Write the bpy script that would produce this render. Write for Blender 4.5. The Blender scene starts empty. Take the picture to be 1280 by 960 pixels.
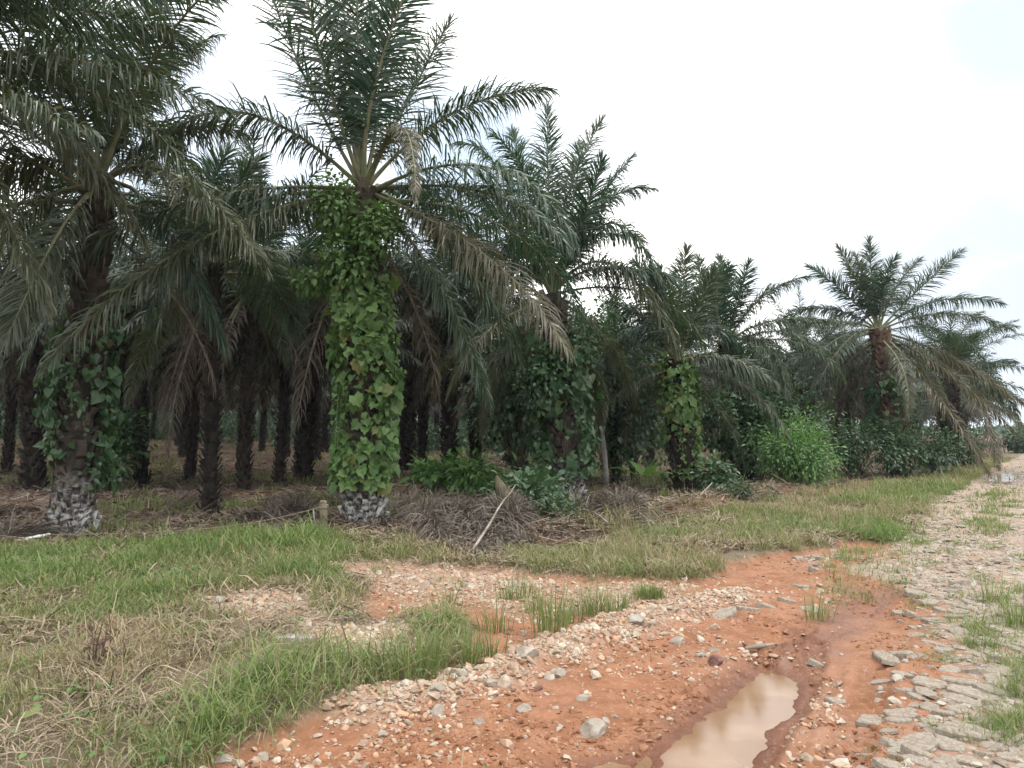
import bpy, math
import numpy as np

# ------------------------------------------------------------------ basics
rng = np.random.default_rng(11)
scene = bpy.context.scene
col = scene.collection
UP = np.array([0.0, 0.0, 1.0])
CAM_H = 1.55
F_PX = 962.0                      # focal length in pixels of the 1280 px wide photograph
PITCH = math.atan((540.0 - 480.0) / F_PX)
CP, SP = math.cos(PITCH), math.sin(PITCH)


def ray(x, y):
    u, v = (x - 640.0) / F_PX, (480.0 - y) / F_PX
    return np.array([u, CP - v * SP, SP + v * CP])


def ground_xy(x, y, z=0.0):
    d = ray(x, y)
    t = (z - CAM_H) / d[2]
    return np.array([d[0] * t, d[1] * t])


def at(x, y, Y):
    d = ray(x, y)
    t = Y / d[1]
    return np.array([d[0] * t, Y, CAM_H + d[2] * t])


def sstep(a, b, x):
    t = np.clip((x - a) / (b - a), 0, 1)
    return t * t * (3 - 2 * t)


def norm(v):
    return v / np.maximum(np.linalg.norm(v, axis=-1, keepdims=True), 1e-9)


def _hash(ix, iy, seed):
    h = (ix.astype(np.int64) * 374761393 + iy.astype(np.int64) * 668265263 + seed * 974634777) & 0xFFFFFFFF
    h = ((h ^ (h >> 13)) * 1274126177) & 0xFFFFFFFF
    h = (h ^ (h >> 16)) & 0xFFFFFFFF
    return h / 4294967295.0


def vnoise(x, y, seed=0):
    xi, yi = np.floor(x), np.floor(y)
    fx, fy = x - xi, y - yi
    fx, fy = fx * fx * (3 - 2 * fx), fy * fy * (3 - 2 * fy)
    a, b = _hash(xi, yi, seed), _hash(xi + 1, yi, seed)
    c, d = _hash(xi, yi + 1, seed), _hash(xi + 1, yi + 1, seed)
    return (a + (b - a) * fx) * (1 - fy) + (c + (d - c) * fx) * fy


def fbm(x, y, seed=0, octv=4):
    s, amp, tot = 0.0, 1.0, 0.0
    for o in range(octv):
        s = s + amp * vnoise(x * 2 ** o + 17.3 * o, y * 2 ** o - 9.1 * o, seed + o)
        tot += amp
        amp *= 0.5
    return s / tot - 0.5


def poly(*pix):
    return np.array([ground_xy(*p) for p in pix])


def sdf(P, X, Y):
    """signed distance to a polygon, negative inside"""
    d2 = np.full(X.shape, 1e18)
    inside = np.zeros(X.shape, bool)
    n = len(P)
    for i in range(n):
        ax, ay = P[i]
        bx, by = P[(i + 1) % n]
        ex, ey = bx - ax, by - ay
        wx, wy = X - ax, Y - ay
        t = np.clip((wx * ex + wy * ey) / (ex * ex + ey * ey + 1e-12), 0, 1)
        d2 = np.minimum(d2, (wx - ex * t) ** 2 + (wy - ey * t) ** 2)
        c = ((ay > Y) != (by > Y)) & (X < (bx - ax) * (Y - ay) / (by - ay + 1e-12) + ax)
        inside ^= c
    d = np.sqrt(d2)
    return np.where(inside, -d, d)


def line_dist(P, X, Y):
    """distance to a polyline and the arc length along it"""
    best = np.full(X.shape, 1e9)
    arc = np.zeros(X.shape)
    side = np.zeros(X.shape)
    acc = 0.0
    for i in range(len(P) - 1):
        ax, ay = P[i]
        ex, ey = P[i + 1] - P[i]
        L = math.hypot(ex, ey)
        wx, wy = X - ax, Y - ay
        t = np.clip((wx * ex + wy * ey) / (L * L), 0, 1)
        d = np.hypot(wx - ex * t, wy - ey * t)
        m = d < best
        best = np.where(m, d, best)
        arc = np.where(m, acc + t * L, arc)
        side = np.where(m, np.sign(ex * wy - ey * wx), side)
        acc += L
    return best, arc, side


# ------------------------------------------------------------------ ground zones (world space polygons)
DIRT = poly((180, 1010), (290, 945), (400, 900), (500, 872), (566, 838), (600, 790), (560, 768), (470, 785), (440, 765),
            (470, 735), (420, 716), (520, 706), (700, 722), (860, 734), (950, 699), (1092, 678), (1125, 696),
            (1070, 715), (1185, 765), (1180, 860), (1150, 1010))
GRAV_A = poly((268, 762), (312, 740), (385, 745), (430, 775), (490, 800), (470, 835), (400, 818), (330, 800))
GRAV_B = poly((410, 712), (560, 700), (700, 722), (850, 738), (860, 758), (760, 770), (640, 762), (520, 750), (440, 735))
BERM = np.array([ground_xy(*p) for p in ((470, 895), (560, 872), (640, 840), (720, 808), (800, 780), (860, 765), (930, 745))])
ROAD = poly((1095, 1010), (1118, 880), (1150, 800), (1130, 745), (1010, 722), (1000, 700), (1110, 688), (1150, 655),
            (1235, 588), (1290, 562), (1330, 550.0), (1420, 550.0), (1700, 600), (2600, 1010))
ROADL = np.array([[1.2, 2.2], [2.2, 4.3], [3.3, 6.3], [7.2, 13.5], [15.2, 25.0], [30, 48.0], [70, 104.0]])
PUDDLE = poly((745, 1000), (812, 940), (890, 884), (932, 846), (958, 832), (985, 836), (1000, 850), (985, 880), (955, 912),
              (935, 950), (910, 1000))
PUD2 = poly((715, 950), (765, 935), (792, 940), (785, 962), (735, 968))
PUDF = poly((1236, 600), (1250, 593), (1268, 592), (1272, 599), (1258, 606), (1242, 606))
PLANT = poly((-900, 700), (-200, 690), (60, 684), (260, 675), (400, 668), (450, 673), (560, 690), (680, 690), (830, 672),
             (880, 645), (1000, 618), (1130, 604), (1190, 593), (1236, 575), (1262, 558), (1262, 545.5), (-900, 545.5))
LUSH = poly((-150, 770), (0, 760), (130, 770), (230, 745), (330, 735), (420, 745), (440, 700), (400, 668), (270, 676), (60, 690), (-150, 695))
LUSH2 = poly((120, 950), (160, 905), (240, 890), (480, 800), (570, 790), (575, 832), (500, 870), (390, 905), (290, 950), (200, 1000))
DRYP = poly((90, 850), (120, 800), (190, 800), (200, 840), (150, 880))
RGRASS = [poly((1005, 722), (1040, 692), (1100, 688), (1125, 700), (1118, 745), (1040, 748)),
          poly((1210, 672), (1228, 625), (1250, 612), (1268, 622), (1262, 672)),
          poly((1180, 775), (1240, 752), (1300, 738), (1330, 800), (1290, 850), (1215, 820)),
          poly((1240, 880), (1300, 850), (1350, 900), (1300, 960), (1250, 930)),
          poly((1090, 700), (1150, 665), (1170, 640), (1150, 690), (1115, 712))]
TYRE = [np.array([ground_xy(*p) for p in q]) for q in (((905, 990), (950, 925), (990, 872), (1005, 838), (1012, 800)),
        ((1040, 985), (1062, 930), (1085, 880), (1095, 840)), ((900, 868), (935, 835), (965, 808), (1000, 785)))]
RUT = np.array([ground_xy(*p) for p in ((700, 1000), (840, 930), (960, 840), (1040, 780), (1090, 740))])
SIDE_BANK = np.array([ground_xy(*p) for p in ((560, 690), (680, 690), (830, 672), (900, 645), (1000, 620))])


def masks(X, Y):
    n1 = fbm(X * 1.3, Y * 1.3, 3)
    n2 = fbm(X * 4.0, Y * 4.0, 9)
    m = {}
    wob = n1 * 0.55 + n2 * 0.3
    scale = np.clip(np.hypot(X, Y) / 8, 0.45, 3)
    d_d = sdf(DIRT, X, Y) + wob * scale * 0.8
    m['dirt'] = 1 - sstep(-0.10, 0.12, d_d)
    d_r = sdf(ROAD, X, Y) + wob * scale * 0.6
    m['road'] = 1 - sstep(-0.15, 0.15, d_r)
    ga = 1 - sstep(-0.45, 0.35, sdf(GRAV_A, X, Y) + wob * 1.5)
    gb = 1 - sstep(-0.7, 0.4, sdf(GRAV_B, X, Y) + wob * 1.9)
    bd, arc, _ = line_dist(BERM, X, Y)
    gc = 1 - sstep(0.04, 0.36, bd + n2 * 0.35 + n1 * 0.2)
    m['berm'] = gc
    m['gravel'] = np.clip(np.maximum(np.maximum(ga, gb * 0.9), gc), 0, 1)
    d_p = sdf(PLANT, X, Y) + wob * scale * 0.8
    m['plant'] = 1 - sstep(-0.3, 0.4, d_p)
    m['d_plant'] = d_p
    rg = np.zeros(X.shape)
    for P in RGRASS:
        rg = np.maximum(rg, 1 - sstep(-0.15, 0.15, sdf(P, X, Y) + wob * scale * 0.7))
    m['rgrass'] = rg
    m['lush'] = 1 - sstep(-0.4, 0.5, sdf(LUSH, X, Y) + wob * 1.4)
    m['lush2'] = 1 - sstep(-0.12, 0.2, sdf(LUSH2, X, Y) + wob * 0.6)
    m['dryp'] = 1 - sstep(-0.2, 0.3, sdf(DRYP, X, Y) + wob * 0.6)
    pd = sdf(PUDDLE, X, Y) + n2 * 0.06 + n1 * 0.05 + 0.04 * fbm(X * 14, Y * 14, 47, 2)
    pd2 = sdf(PUD2, X, Y) + n2 * 0.1
    pf = sdf(PUDF, X, Y) + n2 * 0.4
    m['pd'], m['pd2'], m['pf'] = pd, pd2, pf
    m['wet'] = np.maximum(np.maximum(1 - sstep(0.0, 0.26, pd), (1 - sstep(0.0, 0.18, pd2))), 1 - sstep(0, 0.8, pf))
    rd, _, _ = line_dist(RUT, X, Y)
    m['wet'] = np.maximum(m['wet'], 0.7 * (1 - sstep(0.1, 0.35, rd + n2 * 0.5)) * m['dirt'])
    m['n1'], m['n2'] = n1, n2
    return m


WATER_Z = -0.045


def H(X, Y, m=None, fine=True):
    X, Y = np.asarray(X, float), np.asarray(Y, float)
    if m is None:
        m = masks(X, Y)
    r = np.hypot(X, Y)
    h = 0.10 * fbm(X * 0.25, Y * 0.25, 21, 3) * sstep(4, 14, r)
    h = h + 0.05 * fbm(X * 0.9, Y * 0.9, 25, 3)
    grass = (1 - m['dirt']) * (1 - m['road']) * (1 - m['plant'])
    h = h + grass * (0.06 + 0.06 * m['n1'])
    h = h + m['road'] * 0.05
    h = h + m['berm'] * 0.07
    h = h + m['gravel'] * 0.02
    rd, _, _ = line_dist(RUT, X, Y)
    h = h - 0.03 * (1 - sstep(0.1, 0.6, rd)) * m['dirt']
    # wheel bank between road stones and dirt
    if fine:
        h = h + m['dirt'] * (0.045 * m['n2'] + 0.034 * fbm(X * 9, Y * 9, 41, 4))
    # basins
    micro = 0.012 * m['n2'] + 0.01 * fbm(X * 11, Y * 11, 43, 2)
    for key, zw, wdt in (('pd', WATER_Z, .30), ('pd2', -0.066, .2), ('pf', 0.03, 2.2)):
        hp = zw + np.clip(m[key] * (0.22 if key != 'pf' else .10), -0.05, 0.035 if key != 'pf' else .008) + micro * (1 if key != 'pf' else .3)
        kw_ = 1 - sstep(0.12 * wdt / .3, wdt, m[key])
        h = h * (1 - kw_) + hp * kw_
    if fine:
        for T in TYRE:
            d, arc, side = line_dist(T, X, Y)
            band = (1 - sstep(0.08, 0.12, d)) * sstep(.03, .10, m['pd'])
            lug = np.sin((arc + 0.6 * d * side) * 2 * math.pi / 0.095)
            h = h + band * (-0.012 + 0.016 * np.clip(lug * 2.5, -1, 1)) + 0.022 * np.exp(-((d - 0.15) / 0.035) ** 2) * sstep(-.02, .05, m['pd'])
    # low bank along the plantation edge and the litter lines inside it
    bd, _, _ = line_dist(SIDE_BANK, X, Y)
    h = h + 0.22 * np.exp(-((bd - 0.9) / 0.55) ** 2) * m['plant']
    h = h + m['plant'] * 0.14 * fbm(X * 0.6 + 3, Y * 0.6, 77, 3)
    h = h + 0.9 * sstep(-12, -30, X) * sstep(14, 40, Y)
    h = h + sstep(120, 900, r) * 2.0 * fbm(X * 0.01, Y * 0.01, 5, 2)
    return h


def h1(x, y):
    return float(H(np.array([x]), np.array([y]))[0])


# ------------------------------------------------------------------ mesh helpers
class Acc:
    def __init__(self):
        self.V, self.Q, self.T, self.MQ, self.MT, self.A = [], [], [], [], [], []
        self.n = 0

    def add(self, V, Q=None, T=None, mat=0, attr=None):
        V = np.asarray(V, float).reshape(-1, 3)
        if Q is not None and len(Q):
            Q = np.asarray(Q, np.int64)
            self.Q.append(Q + self.n)
            self.MQ.append(np.full(len(Q), mat))
        if T is not None and len(T):
            T = np.asarray(T, np.int64)
            self.T.append(T + self.n)
            self.MT.append(np.full(len(T), mat))
        self.V.append(V)
        self.A.append(np.zeros(len(V)) if attr is None else np.asarray(attr, float) + np.zeros(len(V)))
        self.n += len(V)

    def mesh(self, name, mats, smooth=False, attr=None):
        V = np.concatenate(self.V)
        Q = np.concatenate(self.Q) if self.Q else np.zeros((0, 4), np.int64)
        T = np.concatenate(self.T) if self.T else np.zeros((0, 3), np.int64)
        MQ = np.concatenate(self.MQ) if self.MQ else np.zeros(0)
        MT = np.concatenate(self.MT) if self.MT else np.zeros(0)
        me = bpy.data.meshes.new(name)
        me.vertices.add(len(V))
        me.vertices.foreach_set('co', V.astype(np.float32).ravel())
        loops = np.concatenate([Q.ravel(), T.ravel()]).astype(np.int32)
        me.loops.add(len(loops))
        me.loops.foreach_set('vertex_index', loops)
        nf = len(Q) + len(T)
        me.polygons.add(nf)
        starts = np.concatenate([np.arange(len(Q)) * 4, len(Q) * 4 + np.arange(len(T)) * 3]).astype(np.int32)
        me.polygons.foreach_set('loop_start', starts)
        mi = np.concatenate([MQ, MT]).astype(np.int32)
        for mm in mats:
            me.materials.append(mm)
        me.polygons.foreach_set('material_index', mi)
        me.polygons.foreach_set('use_smooth', np.full(nf, smooth))
        if attr:
            a = me.attributes.new(attr, 'FLOAT', 'POINT')
            a.data.foreach_set('value', np.concatenate(self.A).astype(np.float32))
        me.update(calc_edges=True)
        return me


def obj(name, me, parent=None, loc=None):
    o = bpy.data.objects.new(name, me)
    col.objects.link(o)
    if parent is not None:
        o.parent = parent
    if loc is not None:
        o.location = loc
    return o


def tag(o, label=None, cat=None, group=None, kind=None):
    if label: o['label'] = label
    if cat: o['category'] = cat
    if group: o['group'] = group
    if kind: o['kind'] = kind
    return o


def empty(name, loc):
    o = bpy.data.objects.new(name, None)
    o.empty_display_size = 0.2
    col.objects.link(o)
    o.location = loc
    return o


def tube(acc, P, R, sides=6, mat=0, attr=None, flat=1.0):
    P = np.asarray(P, float)
    R = np.asarray(R, float) + np.zeros(len(P))
    T = norm(np.gradient(P, axis=0))
    ref = np.where(np.abs(T[:, 2:3]) > 0.95, np.array([[1.0, 0, 0]]), UP[None])
    ref = ref[:1] if len(set(map(tuple, ref))) > 1 else ref
    S = norm(np.cross(T, np.broadcast_to(ref, T.shape)))
    N = np.cross(S, T)
    a = np.arange(sides) / sides * 2 * math.pi
    ring = (P[:, None] + R[:, None, None] * (np.cos(a)[None, :, None] * S[:, None] + flat * np.sin(a)[None, :, None] * N[:, None]))
    k = len(P)
    i, j = np.meshgrid(np.arange(k - 1), np.arange(sides), indexing='ij')
    j2 = (j + 1) % sides
    Q = np.stack([i * sides + j, i * sides + j2, (i + 1) * sides + j2, (i + 1) * sides + j], -1).reshape(-1, 4)
    V = ring.reshape(-1, 3)
    V = np.concatenate([V, P[:1], P[-1:]])
    c0, c1 = k * sides, k * sides + 1
    jj = np.arange(sides)
    T1 = np.stack([np.full(sides, c0), (jj + 1) % sides, jj], -1)
    T2 = np.stack([np.full(sides, c1), (k - 1) * sides + jj, (k - 1) * sides + (jj + 1) % sides], -1)
    acc.add(V, Q, np.concatenate([T1, T2]), mat, attr)


# ------------------------------------------------------------------ materials
def new_mat(name):
    m = bpy.data.materials.new(name)
    m.use_nodes = True
    nt = m.node_tree
    for n in list(nt.nodes):
        if n.type != 'OUTPUT_MATERIAL':
            nt.nodes.remove(n)
    out = [n for n in nt.nodes if n.type == 'OUTPUT_MATERIAL'][0]
    return m, nt, out


def nd(nt, kind, **kw):
    n = nt.nodes.new(kind)
    for k, v in kw.items():
        if k in n.inputs:
            n.inputs[k].default_value = v
        else:
            setattr(n, k, v)
    return n


def mixc(nt, fac, a, b, mode='MIX'):
    n = nt.nodes.new('ShaderNodeMix')
    n.data_type = 'RGBA'
    n.blend_type = mode
    for sock, val in ((n.inputs[0], fac), (n.inputs[6], a), (n.inputs[7], b)):
        if isinstance(val, bpy.types.NodeSocket):
            nt.links.new(val, sock)
        elif isinstance(val, (int, float)):
            sock.default_value = val
        else:
            sock.default_value = (*val, 1.0)
    return n.outputs[2]


def ramp(nt, sock, p0, p1):
    n = nt.nodes.new('ShaderNodeMapRange')
    n.interpolation_type = 'SMOOTHSTEP'
    n.inputs['From Min'].default_value = p0
    n.inputs['From Max'].default_value = p1
    nt.links.new(sock, n.inputs['Value'])
    return n.outputs['Result']


def noise(nt, scale, detail=4.0, coord='Object', rough=0.55):
    tc = nt.nodes.new('ShaderNodeTexCoord')
    n = nt.nodes.new('ShaderNodeTexNoise')
    n.inputs['Scale'].default_value = scale
    n.inputs['Detail'].default_value = detail
    n.inputs['Roughness'].default_value = rough
    nt.links.new(tc.outputs[coord], n.inputs['Vector'])
    return n.outputs['Fac']


def leaf_mat(name, c1, c2, trans=0.3, rough=0.45, dry=None, spec=0.5, tint=None, drylo=None):
    """leaf colour runs c1..c2 from leaf to leaf; 'dry' is the colour of withered leaves (attribute dry)"""
    m, nt, out = new_mat(name)
    geo = nd(nt, 'ShaderNodeNewGeometry')
    c = mixc(nt, geo.outputs['Random Per Island'], c1, c2)
    if tint:
        oi = nd(nt, 'ShaderNodeObjectInfo')
        c = mixc(nt, ramp(nt, oi.outputs['Random'], 0.2, 1.0), c, tint)
    if dry:
        at_ = nd(nt, 'ShaderNodeAttribute', attribute_name='dry')
        d = dry if drylo is None else mixc(nt, geo.outputs['Random Per Island'], drylo, dry)
        c = mixc(nt, at_.outputs['Fac'], c, d)
    bs = nd(nt, 'ShaderNodeBsdfPrincipled', Roughness=rough)
    bs.inputs['Specular IOR Level'].default_value = spec
    nt.links.new(c, bs.inputs['Base Color'])
    tr = nd(nt, 'ShaderNodeBsdfTranslucent')
    tc = mixc(nt, 1.0, c, (1.15, 1.3, 0.75), 'MULTIPLY')
    nt.links.new(tc, tr.inputs['Color'])
    mx = nd(nt, 'ShaderNodeMixShader')
    mx.inputs[0].default_value = trans
    nt.links.new(bs.outputs[0], mx.inputs[1])
    nt.links.new(tr.outputs[0], mx.inputs[2])
    nt.links.new(mx.outputs[0], out.inputs['Surface'])
    return m


def rough_mat(name, c1, c2, scale=8.0, rough=0.9, bump=0.3, isl=0.0, c3=None, lichen=None, spec=0.3):
    m, nt, out = new_mat(name)
    f = noise(nt, scale, 6.0)
    c = mixc(nt, ramp(nt, f, 0.35, 0.65), c1, c2)
    geo = nd(nt, 'ShaderNodeNewGeometry')
    if c3:
        c = mixc(nt, ramp(nt, geo.outputs['Random Per Island'], 0.45, 1.0), c, c3)
    if lichen:
        colr, z0, z1 = lichen
        tc = nd(nt, 'ShaderNodeTexCoord')
        sx = nd(nt, 'ShaderNodeSeparateXYZ')
        nt.links.new(tc.outputs['Object'], sx.inputs[0])
        mr = nd(nt, 'ShaderNodeMapRange')
        mr.inputs['From Min'].default_value = z1
        mr.inputs['From Max'].default_value = z0
        nt.links.new(sx.outputs[2], mr.inputs['Value'])
        f2 = noise(nt, 11.0, 3.0)
        k = nd(nt, 'ShaderNodeMath', operation='MULTIPLY')
        nt.links.new(ramp(nt, f2, 0.38, 0.66), k.inputs[0])
        nt.links.new(mr.outputs[0], k.inputs[1])
        c = mixc(nt, k.outputs[0], c, colr)
    bs = nd(nt, 'ShaderNodeBsdfPrincipled', Roughness=rough)
    bs.inputs['Specular IOR Level'].default_value = spec
    nt.links.new(c, bs.inputs['Base Color'])
    if bump:
        b = nd(nt, 'ShaderNodeBump', Strength=bump, Distance=0.02)
        nt.links.new(noise(nt, scale * 4, 5.0), b.inputs['Height'])
        nt.links.new(b.outputs[0], bs.inputs['Normal'])
    nt.links.new(bs.outputs[0], out.inputs['Surface'])
    return m


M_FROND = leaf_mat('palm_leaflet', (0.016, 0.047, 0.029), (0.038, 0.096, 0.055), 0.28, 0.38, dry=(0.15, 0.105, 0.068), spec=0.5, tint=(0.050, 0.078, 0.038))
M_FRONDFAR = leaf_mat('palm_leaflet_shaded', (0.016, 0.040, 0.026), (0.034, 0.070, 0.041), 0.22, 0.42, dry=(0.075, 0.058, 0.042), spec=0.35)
M_DEAD = leaf_mat('dead_leaflet', (0.066, 0.051, 0.041), (0.19, 0.158, 0.133), 0.1, 0.7, spec=0.3)
M_RACHIS = rough_mat('palm_rachis', (0.10, 0.115, 0.055), (0.16, 0.15, 0.085), 5, 0.55, 0.1)
M_DRYSTALK = rough_mat('dry_stalk', (0.17, 0.14, 0.11), (0.32, 0.28, 0.24), 6, 0.75, 0.2)
M_TRUNK = rough_mat('palm_bark', (0.034, 0.028, 0.023), (0.07, 0.056, 0.045), 7, 0.95, 0.6, c3=(0.095, 0.074, 0.058), lichen=((0.50, 0.50, 0.49), 0.3, 1.0))
M_TRUNKB = rough_mat('palm_bark_brown', (0.07, 0.048, 0.036), (0.125, 0.086, 0.064), 7, 0.95, 0.6, c3=(0.15, 0.105, 0.075))
M_TRUNKD = rough_mat('palm_bark_dark', (0.020, 0.017, 0.015), (0.042, 0.035, 0.030), 6, 0.95, 0.6, c3=(0.055, 0.046, 0.038), spec=0.15)
M_WOOD = rough_mat('weathered_wood', (0.12, 0.10, 0.065), (0.24, 0.20, 0.13), 6, 0.9, 0.5)
M_BARKP = rough_mat('pale_bark', (0.20, 0.185, 0.165), (0.34, 0.32, 0.29), 6, 0.9, 0.4)
M_STEM = rough_mat('woody_stem', (0.07, 0.06, 0.04), (0.13, 0.11, 0.07), 9, 0.9, 0.3)
M_TWIG = rough_mat('dead_twig', (0.09, 0.05, 0.04), (0.17, 0.11, 0.09), 9, 0.9, 0.2)
M_VINE = leaf_mat('vine_leaf', (0.066, 0.140, 0.038), (0.150, 0.240, 0.080), 0.3, 0.5, dry=(0.20, 0.18, 0.06), spec=0.4)
M_VINED = leaf_mat('vine_leaf_dark', (0.030, 0.075, 0.030), (0.065, 0.125, 0.048), 0.25, 0.45, dry=(0.13, 0.12, 0.05))
M_SHRUB = leaf_mat('shrub_leaf', (0.035, 0.080, 0.035), (0.075, 0.130, 0.062), 0.25, 0.42, dry=(0.17, 0.14, 0.06))
M_BUSH = leaf_mat('bright_bush_leaf', (0.050, 0.125, 0.030), (0.135, 0.265, 0.070), 0.3, 0.42, dry=(0.2, 0.2, 0.06))
M_GRASS = leaf_mat('grass_blade', (0.092, 0.150, 0.040), (0.185, 0.255, 0.082), 0.3, 0.55, dry=(0.42, 0.33, 0.21), drylo=(0.20, 0.145, 0.095), spec=0.3)
M_LITTER = rough_mat('litter_strip', (0.07, 0.05, 0.036), (0.15, 0.11, 0.082), 5, 0.85, 0, c3=(0.24, 0.19, 0.15))
M_STONE = rough_mat('grey_stone', (0.20, 0.165, 0.13), (0.36, 0.34, 0.30), 5, 0.85, 0.35, c3=(0.33, 0.25, 0.18))
M_GRAVEL = rough_mat('pale_gravel', (0.25, 0.18, 0.125), (0.43, 0.375, 0.30), 7, 0.85, 0.3, c3=(0.40, 0.255, 0.165))
M_SLAB = rough_mat('slab_stone', (0.18, 0.135, 0.097), (0.285, 0.255, 0.21), 4, 0.85, 0.35, c3=(0.35, 0.315, 0.26))
M_LATER = rough_mat('laterite_rock', (0.11, 0.055, 0.045), (0.19, 0.10, 0.085), 9, 0.85, 0.6)
M_ROPE = rough_mat('old_rope', (0.16, 0.13, 0.10), (0.28, 0.235, 0.18), 20, 0.9, 0.2)
M_PIPE = rough_mat('white_pipe', (0.72, 0.72, 0.70), (0.8, 0.8, 0.78), 6, 0.5, 0.0)

# ground
m, nt, out = new_mat('earth')
A = {k: nd(nt, 'ShaderNodeAttribute', attribute_name=k).outputs['Fac'] for k in ('dirt', 'gravel', 'plant', 'road', 'wet', 'pd')}
nA, nB, nC = noise(nt, 0.8, 6.0), noise(nt, 5.0, 8.0), noise(nt, 38.0, 5.0)
soil = mixc(nt, ramp(nt, nB, 0.35, 0.65), (0.105, 0.085, 0.052), (0.16, 0.125, 0.082))
dirt = mixc(nt, ramp(nt, nB, 0.35, 0.68), (0.205, 0.087, 0.041), (0.295, 0.139, 0.073))
dirt = mixc(nt, ramp(nt, nA, 0.45, 0.75), dirt, (0.30, 0.165, 0.105))
dirt = mixc(nt, ramp(nt, nC, 0.56, 0.72), dirt, (0.36, 0.23, 0.16))
vo = nd(nt, 'ShaderNodeTexVoronoi', Scale=30.0)
tcv = nd(nt, 'ShaderNodeTexCoord')
nt.links.new(tcv.outputs['Object'], vo.inputs['Vector'])
hs = nd(nt, 'ShaderNodeSeparateColor')
nt.links.new(vo.outputs['Color'], hs.inputs[0])
grav = mixc(nt, hs.outputs[0], (0.25, 0.135, 0.08), (0.36, 0.29, 0.225))
roadc = mixc(nt, ramp(nt, nB, 0.4, 0.62), (0.26, 0.155, 0.102), (0.30, 0.24, 0.18))
roadc = mixc(nt, ramp(nt, nA, 0.52, 0.7), roadc, (0.31, 0.18, 0.118))
roadc = mixc(nt, ramp(nt, hs.outputs[1], 0.55, 0.8), roadc, (0.32, 0.29, 0.245))
roadc = mixc(nt, ramp(nt, hs.outputs[2], 0.7, 0.9), roadc, (0.22, 0.16, 0.115))
lit = mixc(nt, ramp(nt, nB, 0.38, 0.62), (0.055, 0.038, 0.027), (0.105, 0.068, 0.047))
lit = mixc(nt, ramp(nt, nA, 0.44, 0.60), lit, (0.135, 0.062, 0.034))
lit = mixc(nt, ramp(nt, nC, 0.55, 0.7), lit, (0.17, 0.13, 0.10))
c = mixc(nt, A['plant'], soil, lit)
c = mixc(nt, A['road'], c, roadc)
c = mixc(nt, A['dirt'], c, dirt)
c = mixc(nt, A['gravel'], c, grav)
wetc = mixc(nt, 1.0, c, (0.58, 0.49, 0.46), 'MULTIPLY')
c = mixc(nt, A['wet'], c, wetc)
bs = nd(nt, 'ShaderNodeBsdfPrincipled')
nt.links.new(c, bs.inputs['Base Color'])
mr = nd(nt, 'ShaderNodeMapRange')
mr.inputs['To Min'].default_value, mr.inputs['To Max'].default_value = 0.95, 0.2
nt.links.new(A['wet'], mr.inputs['Value'])
nt.links.new(mr.outputs[0], bs.inputs['Roughness'])
bs.inputs['Specular IOR Level'].default_value = 0.35
bp = nd(nt, 'ShaderNodeBump', Strength=0.8, Distance=0.025)
nt.links.new(noise(nt, 24.0, 9.0, rough=0.7), bp.inputs['Height'])
nt.links.new(bp.outputs[0], bs.inputs['Normal'])
nt.links.new(bs.outputs[0], out.inputs['Surface'])
M_EARTH = m

m, nt, out = new_mat('muddy_water')
bs = nd(nt, 'ShaderNodeBsdfPrincipled', Roughness=0.07, IOR=1.33)
nt.links.new(mixc(nt, ramp(nt, noise(nt, 2.2, 4.0), 0.4, 0.65), (0.175, 0.100, 0.052), (0.225, 0.14, 0.08)), bs.inputs['Base Color'])
bp = nd(nt, 'ShaderNodeBump', Strength=0.02, Distance=0.004)
nt.links.new(noise(nt, 9.0, 3.0), bp.inputs['Height'])
nt.links.new(bp.outputs[0], bs.inputs['Normal'])
nt.links.new(bs.outputs[0], out.inputs['Surface'])
M_WATER = m

# ------------------------------------------------------------------ ground sheet (polar grid, finest where the photo looks)
fine_a = np.radians(np.linspace(-46, 46, 780))
coarse_a = np.radians(np.concatenate([np.linspace(-180, -47, 60), np.linspace(47, 180, 60)[:-1]]))
ang = np.sort(np.concatenate([fine_a, coarse_a]))
rad = np.concatenate([[0.4, 1.0, 1.8], np.geomspace(2.4, 60, 640), np.geomspace(62, 2500, 60)])
RR, AA = np.meshgrid(rad, ang, indexing='ij')
GX, GY = RR * np.sin(AA), RR * np.cos(AA)
gm = masks(GX, GY)
GZ = H(GX, GY, gm)
na, nr = len(ang), len(rad)
i, j = np.meshgrid(np.arange(nr - 1), np.arange(na), indexing='ij')
j2 = (j + 1) % na
Q = np.stack([i * na + j, (i + 1) * na + j, (i + 1) * na + j2, i * na + j2], -1).reshape(-1, 4)[:, ::-1]
ga_ = Acc()
V = np.stack([GX, GY, GZ], -1).reshape(-1, 3)
V = np.concatenate([V, [[0, 0, h1(0.01, 0.01)]]])
T = np.stack([np.full(na, nr * na), (np.arange(na)) % na, (np.arange(na) + 1) % na], -1)[:, ::-1]
ga_.add(V, Q, T)
me = ga_.mesh('ground', [M_EARTH], True)
for k in ('dirt', 'gravel', 'plant', 'road', 'wet', 'pd'):
    a = me.attributes.new(k, 'FLOAT', 'POINT')
    a.data.foreach_set('value', np.append(np.clip(gm[k], 0, 1).ravel(), 0).astype(np.float32))
tag(obj('ground', me), kind='structure')


def sheet(name, P, z, grow, label):
    """a water sheet over a basin, one n-gon a little larger than the basin (it meets the mud where the mud rises)"""
    c = P.mean(0)
    d = P - c
    Pg = c + d * (1 + grow / np.linalg.norm(d, axis=1, keepdims=True))
    me = bpy.data.meshes.new(name)
    me.from_pydata([(x, y, z) for x, y in Pg], [], [list(range(len(Pg)))])
    me.materials.append(M_WATER)
    o = obj(name, me)
    tag(o, label=label, kind='structure')


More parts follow.
